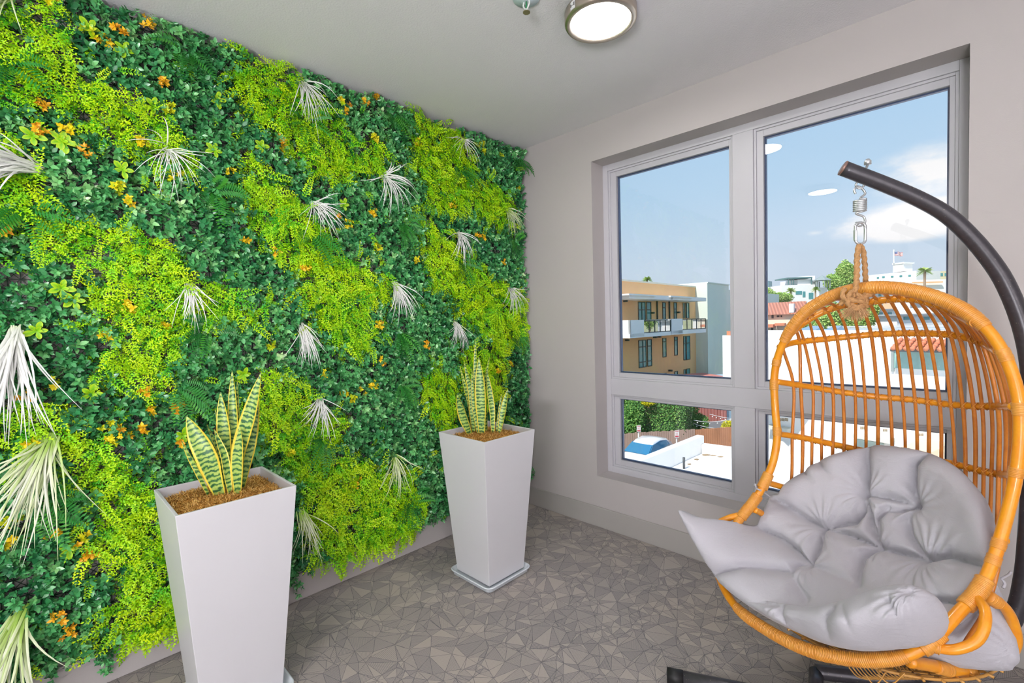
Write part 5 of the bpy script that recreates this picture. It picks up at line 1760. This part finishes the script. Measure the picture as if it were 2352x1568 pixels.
cH = at(1512, 955, 31.5)
blob_leaves('tall_hedge', (cH[0], cH[1], (GZ + at(1512, 918, 31.5)[2]) / 2 + .2), (2.25, 1.2, (at(1512, 912, 31.5)[2] - GZ) / 2), 34000, .085, M_HEDGE, 'tall dense green hedge above the board fence behind the parked car', 'hedge', seed=5, square=True, shell=.8)
cB = at(1458, 962, 30.6); blob_leaves('leafy_shrub', cB, (.75, .7, 1.3), 6000, .10, M_HEDGE, 'loose leafy shrub at the left end of the tall hedge', 'shrub', seed=6, trunk=(GZ, .06))
cB = at(1488, 922, 30.4); blob_leaves('flowering_shrub', cB, (.45, .4, .28), 1800, .07, M_YLEAF, 'yellow-leaved shrub top above the hedge', 'shrub', seed=7)
cB = at(1608, 975, 31.2); blob_leaves('round_shrub', cB, (.62, .6, .8), 4500, .07, M_HEDGE, 'rounded dark green shrub in front of the red siding', 'shrub', seed=8, trunk=(GZ, .05))
cB = at(1673, 984, 31.0); blob_leaves('yellow_shrub', cB, (.45, .45, .6), 3600, .06, M_YLEAF, 'bright yellow shrub at the right edge of the lower left pane', 'shrub', seed=9, trunk=(GZ, .05))
rd = Plane(1585, 36, 1700, 37)
b = MB(); s_a, zt = rd.sz(1583, 905); s_b, _ = rd.sz(1664, 905); x = s_a
while x < s_b: rd.box(b, x, x + .20, GZ, zt + 1.2, -3, 0); rd.box(b, x + .2, x + .28, GZ, zt + 1.2, -3, -.05); x += .28
rt_ = thing('red_building', 'building with vertical red siding behind the orange fence', 'building', (rd.A + rd.u * s_a) * [1, 1, 0] + np.array([0, 0, GZ]))
b.build('red_siding', M_RED, rt_)
b = MB(); rd.box(b, s_b + .28, s_b + 3.2, GZ, zt + 1.0, -3, -.2); b.build('blue_end_wall', mat('blue_grey_wall', (168, 196, 210), .8), rt_)
cH = at(1437, 950, 35.5); b = MB(); b.box(cH[0] - 1.2, cH[0] + .6, cH[1] - .1, cH[1] + .1, GZ, at(1437, 918, 35.5)[2])
sh = thing('white_shed', 'pale shed wall with dark eave left of the hedge', 'shed', (cH[0], cH[1], GZ)); b.build('shed_wall', M_GREY, sh)
b = MB(); b.box(cH[0] - 1.4, cH[0] + .9, cH[1] - .4, cH[1] + .3, at(1437, 941, 35.5)[2], at(1437, 936, 35.5)[2]); b.build('shed_eave', M_DKMET, sh)
for i, pts in enumerate((((1593, 965), (1630, 969), (1680, 963)), ((1587, 969), (1610, 978), (1650, 985)), ((1630, 951), (1655, 957), (1685, 962)))):
    C_ = cr([at(x, y, 30.0 + i * .3) for x, y in pts], 8)
    b = MB().tube(C_, .02, 5); sl = thing('string_lights', 'string of small bulbs in front of the red siding, ' + ('sagging middle strand', 'lowest strand', 'highest strand')[i], 'string lights', C_[0], 'string lights over the yard')
    b.build('wire', M_WST, sl)
    for q in C_[2::3]: MB().ball(q - np.array([0, 0, .12]), .042, 8).build('bulb', M_WST, sl, True)


# parked white car
def car():
    c = hit(1484, 1069, 2, GZ); fwd = hit(1440, 1092, 2, GZ) - hit(1528, 1049, 2, GZ); ang = math.atan2(fwd[1], fwd[0])
    c = np.array([c[0], c[1], GZ])
    t = thing('parked_car', 'white hatchback parked nose towards the building beside the fence', 'car', c); t.rotation_euler = (0, 0, ang); t['o3'] = (0, 0, 0)
    body = mat('white_car_paint', (240, 240, 242), .15)
    gl = mat('car_glass', (60, 128, 168), .05)
    S = [(-2.1, .45, .80, .35), (-1.95, .80, .86, .95), (-1.2, .9, .88, .98), (0, .92, .9, .97), (1.0, .9, .88, .95), (1.7, .84, .8, .82), (2.08, .68, .62, .55)]   # x, half width, half width at belt, belt height
    def loft(rings, name, m):
        b = MB(); n = len(rings[0]); V = [p for r_ in rings for p in r_]; F = [tuple(range(n)), tuple(range(n * (len(rings) - 1), n * len(rings)))[::-1]]
        for i in range(len(rings) - 1):
            for k in range(n): F.append((i * n + k, i * n + n + k, i * n + n + (k + 1) % n, i * n + (k + 1) % n))
        o = b.add(V, F).build(name, m, t, True)
        return o
    rings = []
    for x, w, wb, h in S:
        rings.append([(x, -w * .9, .22), (x, -w, .45), (x, -wb, h * .92), (x, -wb * .6, h), (x, wb * .6, h), (x, wb, h * .92), (x, w, .45), (x, w * .9, .22)])
    loft(rings, 'car_body', body)
    roof = [(-1.75, .70, .98, 1.0), (-1.35, .66, .99, 1.38), (-.6, .66, .97, 1.50), (.15, .64, .96, 1.46), (.45, .66, .95, 1.34)]
    loft([[(x, -w, z0), (x, -w * .93, (z0 + z1) / 2 + .1), (x, -w * .82, z1 - .02), (x, 0, z1), (x, w * .82, z1 - .02), (x, w * .93, (z0 + z1) / 2 + .1), (x, w, z0)] for x, w, z0, z1 in roof], 'cabin', body)
    b = MB(); b.add([(.44, -.60, 1.33), (.44, .60, 1.33), (1.12, .72, .96), (1.12, -.72, .96), (.40, -.60, 1.28), (.40, .60, 1.28), (1.0, .72, .9), (1.0, -.72, .9)], [(0, 1, 2, 3), (4, 7, 6, 5), (0, 4, 5, 1), (3, 2, 6, 7), (0, 3, 7, 4), (1, 5, 6, 2)]); b.build('windscreen', gl, t)
    for s in (-1, 1):
        b = MB(); y0, y1 = s * .69, s * .60
        V = [(1.0, s * .74, .96), (.38, s * .64, 1.32), (-.5, s * .62, 1.40), (-1.2, s * .62, 1.30), (-1.5, s * .70, 1.02)]
        V2_ = [(x, y * .9, z - .01) for x, y, z in V]
        b.add(V + V2_, [(0, 1, 2, 3, 4), (9, 8, 7, 6, 5)] + [(i, (i + 1) % 5, 5 + (i + 1) % 5, 5 + i) for i in range(5)]); b.build('side_window', gl, t)
        MB().ball((.78, s * 1.0, 1.02), .13, 10, sc=(.8, 1, .7)).build('wing_mirror', body, t, True)
        for x in (-1.3, 1.35):
            MB().tube([(x, s * .70, .32), (x, s * .90, .32)], .32, 20).build('wheel', M_RUB, t, True)
    MB().box(-1.62, -1.58, -.50, .50, 1.06, 1.20).build('rear_window', gl, t)


car()

# flat white roof with parapet below the lower left pane
RZ = -3.0
rp = thing('low_roof', 'flat white roof with a sloping-away parapet and brown stains below the lower left pane', 'roof', (0, 8, RZ))
def onz(px, py, z): return hit(px, py, 2, z)
pz = RZ + .55
A_ = onz(1480, 1046, pz); B_ = onz(1602, 998, pz); C_ = onz(1622, 1032, RZ) ; D_ = onz(1700, 1010, pz)
dAB = (B_ - A_); dAB[2] = 0; dAB /= np.linalg.norm(dAB)
P0 = B_ - dAB * 40
nAB = np.array([-dAB[1], dAB[0], 0]);
if nAB @ (C_ - B_) < 0: nAB = -nAB
dBD = D_ - B_; dBD[2] = 0; dBD /= np.linalg.norm(dBD)
def slab(b, p, q, w, n_, z0, z1):
    b.prism([tuple((p)[:2]), tuple((q)[:2]), tuple((q + n_ * w)[:2]), tuple((p + n_ * w)[:2])], z0, z1)
b = MB(); slab(b, P0, B_, .22, nAB, GZ, pz)
nBD = np.array([dBD[1], -dBD[0], 0]);
if nBD @ (CAM - B_) < 0: nBD = -nBD
slab(b, B_, B_ + dBD * 16, .25, nBD, GZ, pz - .25)
b.build('parapet', M_WST, rp)
Q1 = B_ + dBD * 16; near0 = np.array([P0[0], .9, 0]); 
b = MB(); b.prism([tuple((B_ + nAB * .1)[:2]), tuple(Q1[:2]), (Q1[0], .75), (P0[0] + 22, .75), tuple((B_ - dAB * 14 + nAB * .1)[:2])], GZ, RZ); b.build('roof_deck', M_WST, rp)
for k, (px, py, w, h) in enumerate(((1622, 1045, 10, 2.0), (1600, 1055, 6.5, 2.2), (1583, 1066, 4.5, 1.6), (1640, 1046, 9, 1.2), (1655, 1049, 8, 1.2))):
    c = onz(px, py, RZ); b = MB(); rr = random.Random(k); n = 14
    e1 = onz(px + w, py, RZ) - c; e2 = onz(px, py + h, RZ) - c
    b.prism([tuple((c + e1 * math.cos(2 * PI * i / n) * rr.uniform(.7, 1.1) + e2 * math.sin(2 * PI * i / n) * rr.uniform(.6, 1.1))[:2]) for i in range(n)], RZ, RZ + .012); b.build('stain', mat('roof_stain', (150, 128, 96), .9, var=.2), rp)
c = onz(1571, 1076, RZ); MB().tube([(c[0], c[1], RZ), (c[0], c[1], RZ + .34)], .035, 12).build('vent_pipe', M_DKMET, rp, True)

# big white neighbour in the right panes
wb = Plane(1692, 16.7, 2240, 11.5)
wt_ = thing('white_building', 'large white stucco building with a small tiled canopy filling the right window pane', 'building', (wb.A) * [1, 1, 0] + np.array([0, 0, GZ]))
zW = at(1900, 778, 13.9)[2]
sL, _ = wb.sz(1690, 772); sR = 16
b = MB(); wb.box(b, sL, sR, GZ, zW, -9, 0); b.build('white_walls', M_WST, wt_)
b = MB(); wb.box(b, sL - .1, sR, zW, zW + .05, -9, -.02); wb.box(b, sL - .12, sR, zW, zW + .22, -1.0, -.75); wb.box(b, sL, sR, zW, zW + .15, -3.1, -2.9); b.build('roof_edge', M_WST, wt_)
b = MB(); wb.box(b, sL + .6, sL + 8.5, zW + .05, zW + .12, -6, -1.1); b.build('grey_roofing', M_ROOFG, wt_)
for (x0, x1) in ((1840, 1885), (1898, 1930)):
    a, _ = wb.sz(x0, 770, -3); e, _ = wb.sz(x1, 770, -3); b = MB()
    V = []
    for s_, o_, z_ in ((a, -2.2, zW + .08), (e, -2.2, zW + .08), (e - .1, -3.4, zW + .32), (a + .1, -3.4, zW + .32), (a, -3.4, zW + .05), (e, -3.4, zW + .05)):
        p = wb.A + wb.u * s_ + wb.n * o_; V.append((p[0], p[1], z_))
    b.add(V, [(0, 1, 2, 3), (3, 2, 5, 4), (0, 3, 4), (1, 5, 2), (0, 4, 5, 1)]); b.build('skylight', mat('skylight_glass', (140, 168, 190), .1), wt_)
# tiled canopy over a wide green window
a, zt = wb.sz(2046, 783, .5); e, _ = wb.sz(2300, 783, .5); _, ze = wb.sz(2110, 805, .9)
b = MB(); V = []
for s_ in (a, e):
    for o_, z_ in ((0, zt + .02), (.55, ze), (.55, ze - .06), (0, ze - .06)):
        p = wb.A + wb.u * s_ + wb.n * o_; V.append((p[0], p[1], z_))
b.add(V, [(0, 1, 5, 4), (1, 2, 6, 5), (2, 3, 7, 6), (3, 0, 4, 7), (0, 3, 2, 1), (4, 5, 6, 7)]); cano = b.build('canopy_base', M_DKMET, wt_)
b = MB(); x = a
while x < e:
    for j in range(4):
        p0 = wb.A + wb.u * (x + .07) + wb.n * (.57 - j * .14); z0 = ze + .02 + (zt + .02 - ze) * (j * .14) / .55
        p1 = wb.A + wb.u * (x + .07) + wb.n * (.57 - (j + 1) * .14 - .02); z1 = ze + .015 + (zt + .02 - ze) * ((j + 1) * .14) / .55
        b.tube([(p0[0], p0[1], z0), (p1[0], p1[1], z1)], [.062, .05], 7)
    x += .135
b.build('roof_tiles', M_TILE2, cano, True)
b = MB(); wb.pbox(b, 2052, 2300, 811, 851, -.1, .03); b.build('wide_window', mat('pale_green_glass', (158, 196, 188), .15, var=.1), wt_)
b = MB(); wb.pbox(b, 2046, 2053, 808, 853, -.1, .06); wb.pbox(b, 2046, 2300, 806, 811, -.1, .06); b.build('window_frame', mat('grey_frame', (150, 160, 158), .5), wt_)
for (x0, x1, y0, y1) in ((1786, 1810, 960, 967), (1975, 1986, 979, 986), (2027, 2038, 985, 991), (2110, 2121, 995, 1001)):
    b = MB(); nrow = 2
    for i in range(3):
        for j in range(nrow):
            w_ = (x1 - x0) / 3; h_ = (y1 - y0) / nrow; wb.pbox(b, x0 + i * w_ + .6, x0 + (i + 1) * w_ - .6, y0 + j * h_ + .5, y0 + (j + 1) * h_ - .5, -.02, .02)
    b.build('wall_vent', mat('vent_dark', (170, 150, 120), .8), wt_)
b = MB(); wb.pbox(b, 1757, 1808, 981, 988, 0, .35); wb.pbox(b, 1956, 2044, 1003, 1012, 0, .35); b.build('door_hood', mat('hood_grey', (206, 206, 194), .7), wt_)
b = MB(); wb.pbox(b, 1757, 1765, 988, 1030, -.05, .03); wb.pbox(b, 1966, 2030, 1013, 1040, -.05, .03); b.build('glass_door', mat('door_glass', (184, 204, 196), .2), wt_)
b = MB(); wb.pbox(b, 2116, 2185, 1012, 1060, 0, 1.6, out=0); b.build('beige_lean_to', mat('beige_wall', (240, 214, 180), .8), wt_)
b = MB(); wb.pbox(b, 1741, 1790, 1056, 1059, 0, .1); b.build('ledge', M_WST, wt_)
# tall white end wall peeking into the left pane
wc = Plane(1659, 18, 1700, 16.6)
eb_ = thing('white_end_wall', 'white stucco end wall with orange chimney cap at the right edge of the left pane', 'building', wc.A * [1, 1, 0] + np.array([0, 0, GZ]))
b = MB(); wc.box(b, 0, 3.5, at(1659, 906, 18)[2], at(1659, 770, 18)[2], -2, 0); b.build('end_wall', M_WST, eb_)
b = MB(); wc.box(b, .14, .8, at(1659, 770, 18)[2], at(1659, 760, 18)[2], -.6, -.1); b.build('chimney_cap', M_TILE2, eb_)


def gable_house(px0, px1, py_ridge, py_eave, py_base, t, name, label, wall, roofm, depth=7, slope_t=.0):
    pl = Plane(px0, t, px1, t + slope_t)
    th = thing(name, label, 'house', pl.A * [1, 1, 0] + np.array([0, 0, 0]))
    e, _ = pl.sz(px1, 735); _, ze = pl.sz((px0 + px1) / 2, py_eave); _, zr = pl.sz((px0 + px1) / 2, py_ridge)
    zr = ze + (zr - ze) * 1.1
    b = MB(); pl.box(b, 0, e, GZ, ze, -depth, 0); b.build('house_walls', wall, th)
    b = MB(); V = []
    for s_ in (-.3, e + .3):
        for o_, z_ in ((.4, ze - .05), (-depth / 2, zr), (-depth - .4, ze - .05)):
            p = pl.A + pl.u * s_ + pl.n * o_; V.append((p[0], p[1], z_))
    b.add(V, [(0, 1, 4, 3), (1, 2, 5, 4), (0, 2, 1), (3, 4, 5), (0, 3, 5, 2)]); b.build('tile_roof', roofm, th)
    return pl, th


def flat_house(px0, px1, py0, t, name, label, wall, z0=None, slope_t=0.0, depth=8, windows=()):
    pl = Plane(px0, t, px1, t + slope_t)
    th = thing(name, label, 'building', pl.A * [1, 1, 0])
    e, _ = pl.sz(px1, 735); _, zt_ = pl.sz((px0 + px1) / 2, py0)
    b = MB(); pl.box(b, 0, e, GZ if z0 is None else z0, zt_, -depth, 0); b.build('house_walls', wall, th)
    for (x0, x1, y0, y1) in windows:
        b = MB(); pl.pbox(b, x0, x1, y0, y1, -.05, .06); b.build('window', M_TGLASS, th)
    return pl, th


pl, th = gable_house(1740, 1835, 694, 721, 760, 45, 'red_roofed_house', 'cream house with a red tiled roof and white chimney, left part of the right pane', M_CREAM, M_TILE, 8, -2)
b = MB(); pl.pbox(b, 1812, 1823, 697, 718, -1.2, .1); b.build('chimney', M_WST, th)
for (x0, x1, y0, y1) in ((1772, 1777, 724, 731), (1784, 1790, 724, 728), (1793, 1796, 724, 728), (1771, 1776, 752, 758)):
    b = MB(); pl.pbox(b, x0, x1, y0, y1, -.05, .05); b.build('window', M_DKMET, th)
b = MB(); pl.pbox(b, 1750, 1776, 745, 752, 0, 1.6); pl.pbox(b, 1779, 1802, 742, 748, 0, 1.2); b.build('porch_roof', M_TILE2, th)
pl, th = flat_house(1795, 1872, 654, 85, 'hillside_villa', 'white modern villa with rooftop pergola and gazebo on the hill', M_WST, windows=((1806, 1816, 674, 690), (1828, 1842, 668, 676), (1844, 1850, 669, 682), (1858, 1868, 672, 686)))
b = MB(); pl.pbox(b, 1832, 1880, 641, 662, -6, -.5, out=-.5); b.build('upper_floor', M_WST, th)
b = MB(); pl.pbox(b, 1848, 1872, 633, 642, -5, -2, out=-2); b.build('stair_head', M_WST, th)
b = MB(); pl.pbox(b, 1808, 1866, 636.5, 639.5, -4, 0, out=0)
for x in (1811, 1818, 1823, 1864): pl.pbox(b, x, x + 1.2, 639, 654, -.3, -.1, out=-.1)
b.build('pergola', mat('teal_pergola', (96, 132, 132), .6), th)
g = at(1888, 640, 84); b = MB(); b.lathe([(1.5, 0), (.8, .45), (.05, .9)], 6, (g[0], g[1], at(1888, 644, 84)[2]), caps=False)
for a in range(6): b.tube([(g[0] + 1.2 * math.cos(a * PI / 3), g[1] + 1.2 * math.sin(a * PI / 3), at(1888, 645, 84)[2]), (g[0] + 1.2 * math.cos(a * PI / 3), g[1] + 1.2 * math.sin(a * PI / 3), at(1888, 662, 84)[2])], .09, 6)
b.build('gazebo', mat('grey_gazebo', (150, 162, 160), .7), th)
b = MB(); pl.pbox(b, 1872, 1900, 660, 700, -6, 0); b.build('villa_wing', M_WST, th)
palm(1816, 667, 62, 17, GZ, 'palm in front of the white hillside villa, left one', 5); palm(1873, 664, 66, 14, GZ, 'palm in front of the white hillside villa, right one', 6)
c = at(1942, 632, 95); blob_leaves('hill_tree', c, (1.7, 1.7, 3.0), 8000, .26, M_TREE, 'pointed green tree on the skyline behind the rope', 'tree', seed=11, trunk=(GZ, .4))
c = at(1912, 648, 90); blob_leaves('hill_tree', c, (1.4, 1.4, 1.5), 5000, .26, M_TREE, 'lower round tree on the skyline left of the rope', 'tree', seed=12, trunk=(GZ, .4))
for i, (x, y, t, rx, rz, lb) in enumerate(((1758, 679, 60, 1.4, 1.1, 'olive bush at the left edge of the right pane above the tiled roof'), (1790, 684, 60, 1.6, .7, 'reddish low bush right of the olive bush'),
                                       (1895, 716, 36, 1.3, .9, 'leafy green tree seen through the top left of the basket'), (1925, 732, 31, 1.1, 1.0, 'large yellow-green tree behind the basket ribs'),
                                       (1966, 735, 30, .8, 1.0, 'dark leafy tree behind the rope knot'), (1850, 752, 30, .9, .6, 'small green tree beside the grey roof'), (1994, 716, 39, .8, 1.2, 'tree right of the rope knot in front of white houses'))):
    c = at(x, y, t); blob_leaves('leafy_tree', c, (rx, rx * .9, rz), 5000, .03 * rx + .08, M_TREE, lb, 'tree', 'leafy trees between the houses', seed=20 + i, trunk=(GZ, .15))
c = at(1762, 657, 150); b = MB(); b.box(c[0] - 1.6, c[0] + .9, c[1] - 2, c[1] + 2, GZ, at(1762, 646, 150)[2]); tag(b.build('teal_tower', mat('teal_tower_glass', (120, 160, 176), .3), origin=(c[0], c[1], GZ)), 'distant blue-green tower block at the left edge of the right pane', 'building')
flat_house(1770, 1787, 663, 110, 'pink_building', 'distant pinkish building right of the teal tower', mat('pink_wall', (226, 184, 170), .8))
# skyline on the right
pl, th = flat_house(1990, 2104, 627, 105, 'hilltop_building', 'long white hilltop building with cupola and flagpole', M_WST, slope_t=-9, windows=((2014, 2019, 636, 640), (2026, 2032, 634, 638), (2046, 2052, 633, 637), (2066, 2072, 632, 636), (2086, 2092, 631, 635)))
b = MB(); pl.pbox(b, 2051, 2075, 605, 624, -4, -1, out=-1); pl.pbox(b, 2049, 2077, 603, 606, -4.2, -.8, out=-.8); b.build('cupola', M_WST, th)
fp = at(2053, 604, 100)
fpo = thing('flagpole', 'white flagpole on the cupola of the hilltop building', 'flagpole', fp); MB().tube([fp, at(2053, 573, 100)], .11, 8).build('pole', M_WST, fpo)
flg = thing('flag', 'striped flag with blue canton flying from the flagpole', 'flag', at(2053, 576, 100))
b = MB(); V = []; F = []; mi = []
nx, ny = 12, 7
for k in (0, 1):
    for i in range(nx + 1):
        for j in range(ny + 1):
            p = at(2053.5 + 20 * i / nx, 577 + 8.5 * j / ny + 3.2 * i / nx + math.sin(i * .9) * .8, 100 + math.sin(i * .8) * .25 + k * .03); V.append(p)
o2 = (nx + 1) * (ny + 1)
for i in range(nx):
    for j in range(ny):
        q = i * (ny + 1) + j
        m_ = 2 if (i < 5 and j < 4) else j % 2
        b_f = (q, q + 1, q + ny + 2, q + ny + 1); F += [b_f, tuple(o2 + z for z in b_f[::-1])]; mi += [m_, m_]
b.v = [tuple(map(float, p)) for p in V]; b.f = F; b.mi = mi
b.build('flag_cloth', [mat('flag_red', (214, 120, 112), .8), mat('flag_white', (240, 236, 232), .8), mat('flag_blue', (120, 136, 176), .8)], flg)
palm(2124, 621, 70, 22, GZ, 'palm tree against the sky right of the hilltop building', 8); palm(2014, 705, 51, 12, GZ, 'slim palm behind the basket ribs below the hilltop building', 9)
flat_house(2100, 2240, 641, 84, 'white_apartments', 'white apartment building below the palm with a thin tan stripe', M_WST, windows=())
pl2 = Plane(2100, 83.5, 2240, 83.5); b = MB(); pl2.pbox(b, 2098, 2166, 646.5, 649.5, -.2, .1); tag(b.build('tan_stripe', M_TAN, origin=pl2.A), 'tan ledge across the white apartment building', 'ledge')
pl, th = flat_house(2130, 2250, 622, 120, 'beige_apartments', 'beige apartment building with balconies on the skyline at the right', mat('beige_stucco', (226, 214, 176), .9), windows=((2136, 2150, 627, 634), (2156, 2166, 627, 634), (2170, 2180, 627, 634)))
for i, (x0, x1, y0, t, lb) in enumerate(((1985, 2032, 668, 70, 'white house with arched roof seen through the basket, leftmost'), (2030, 2078, 660, 74, 'white house in the middle of the basket view'), (2076, 2110, 668, 66, 'peach-walled house seen through the basket'),
                                     (2108, 2150, 676, 60, 'low white house right of the peach one'), (2148, 2240, 690, 52, 'white house with grey roof behind the right ribs'), (1990, 2060, 712, 46, 'long low white house above the grey roofs'), (2060, 2200, 722, 42, 'flat white warehouse above the grey roofs'))):
    wl = M_WST if i != 2 else mat('peach_wall', (240, 196, 160), .9)
    pl, th = flat_house(x0, x1, y0, t, 'town_house', lb, wl, slope_t=2, depth=2.5, windows=[(x0 + (x1 - x0) * q, x0 + (x1 - x0) * (q + .12), y0 + 5, y0 + 12) for q in (.12, .42, .72)])
    b = MB(); pl.pbox(b, x0 - 1, x1 + 1, y0 - 2.5, y0 + .8, -2.8, .25); b.build('flat_roof', M_ROOFG, th)
b = MB(); gp = Plane(1960, 24, 2240, 21)
gp.box(b, -3, 12, GZ, at(2080, 757, 22.8)[2], -3.2, 0); fb = thing('flat_roofed_building', 'flat white and grey roof just beyond the big white building', 'building', gp.A * [1, 1, 0])
b.build('roof_mass', M_WST, fb)
for y, m_ in ((753, M_ROOFG), (747, M_WST)):
    b = MB(); gp.pbox(b, 1900, 2240, y, y + 4, -3, -1 - (757 - y) * .2, out=-1 - (757 - y) * .2); b.build('roof_step', m_, fb)
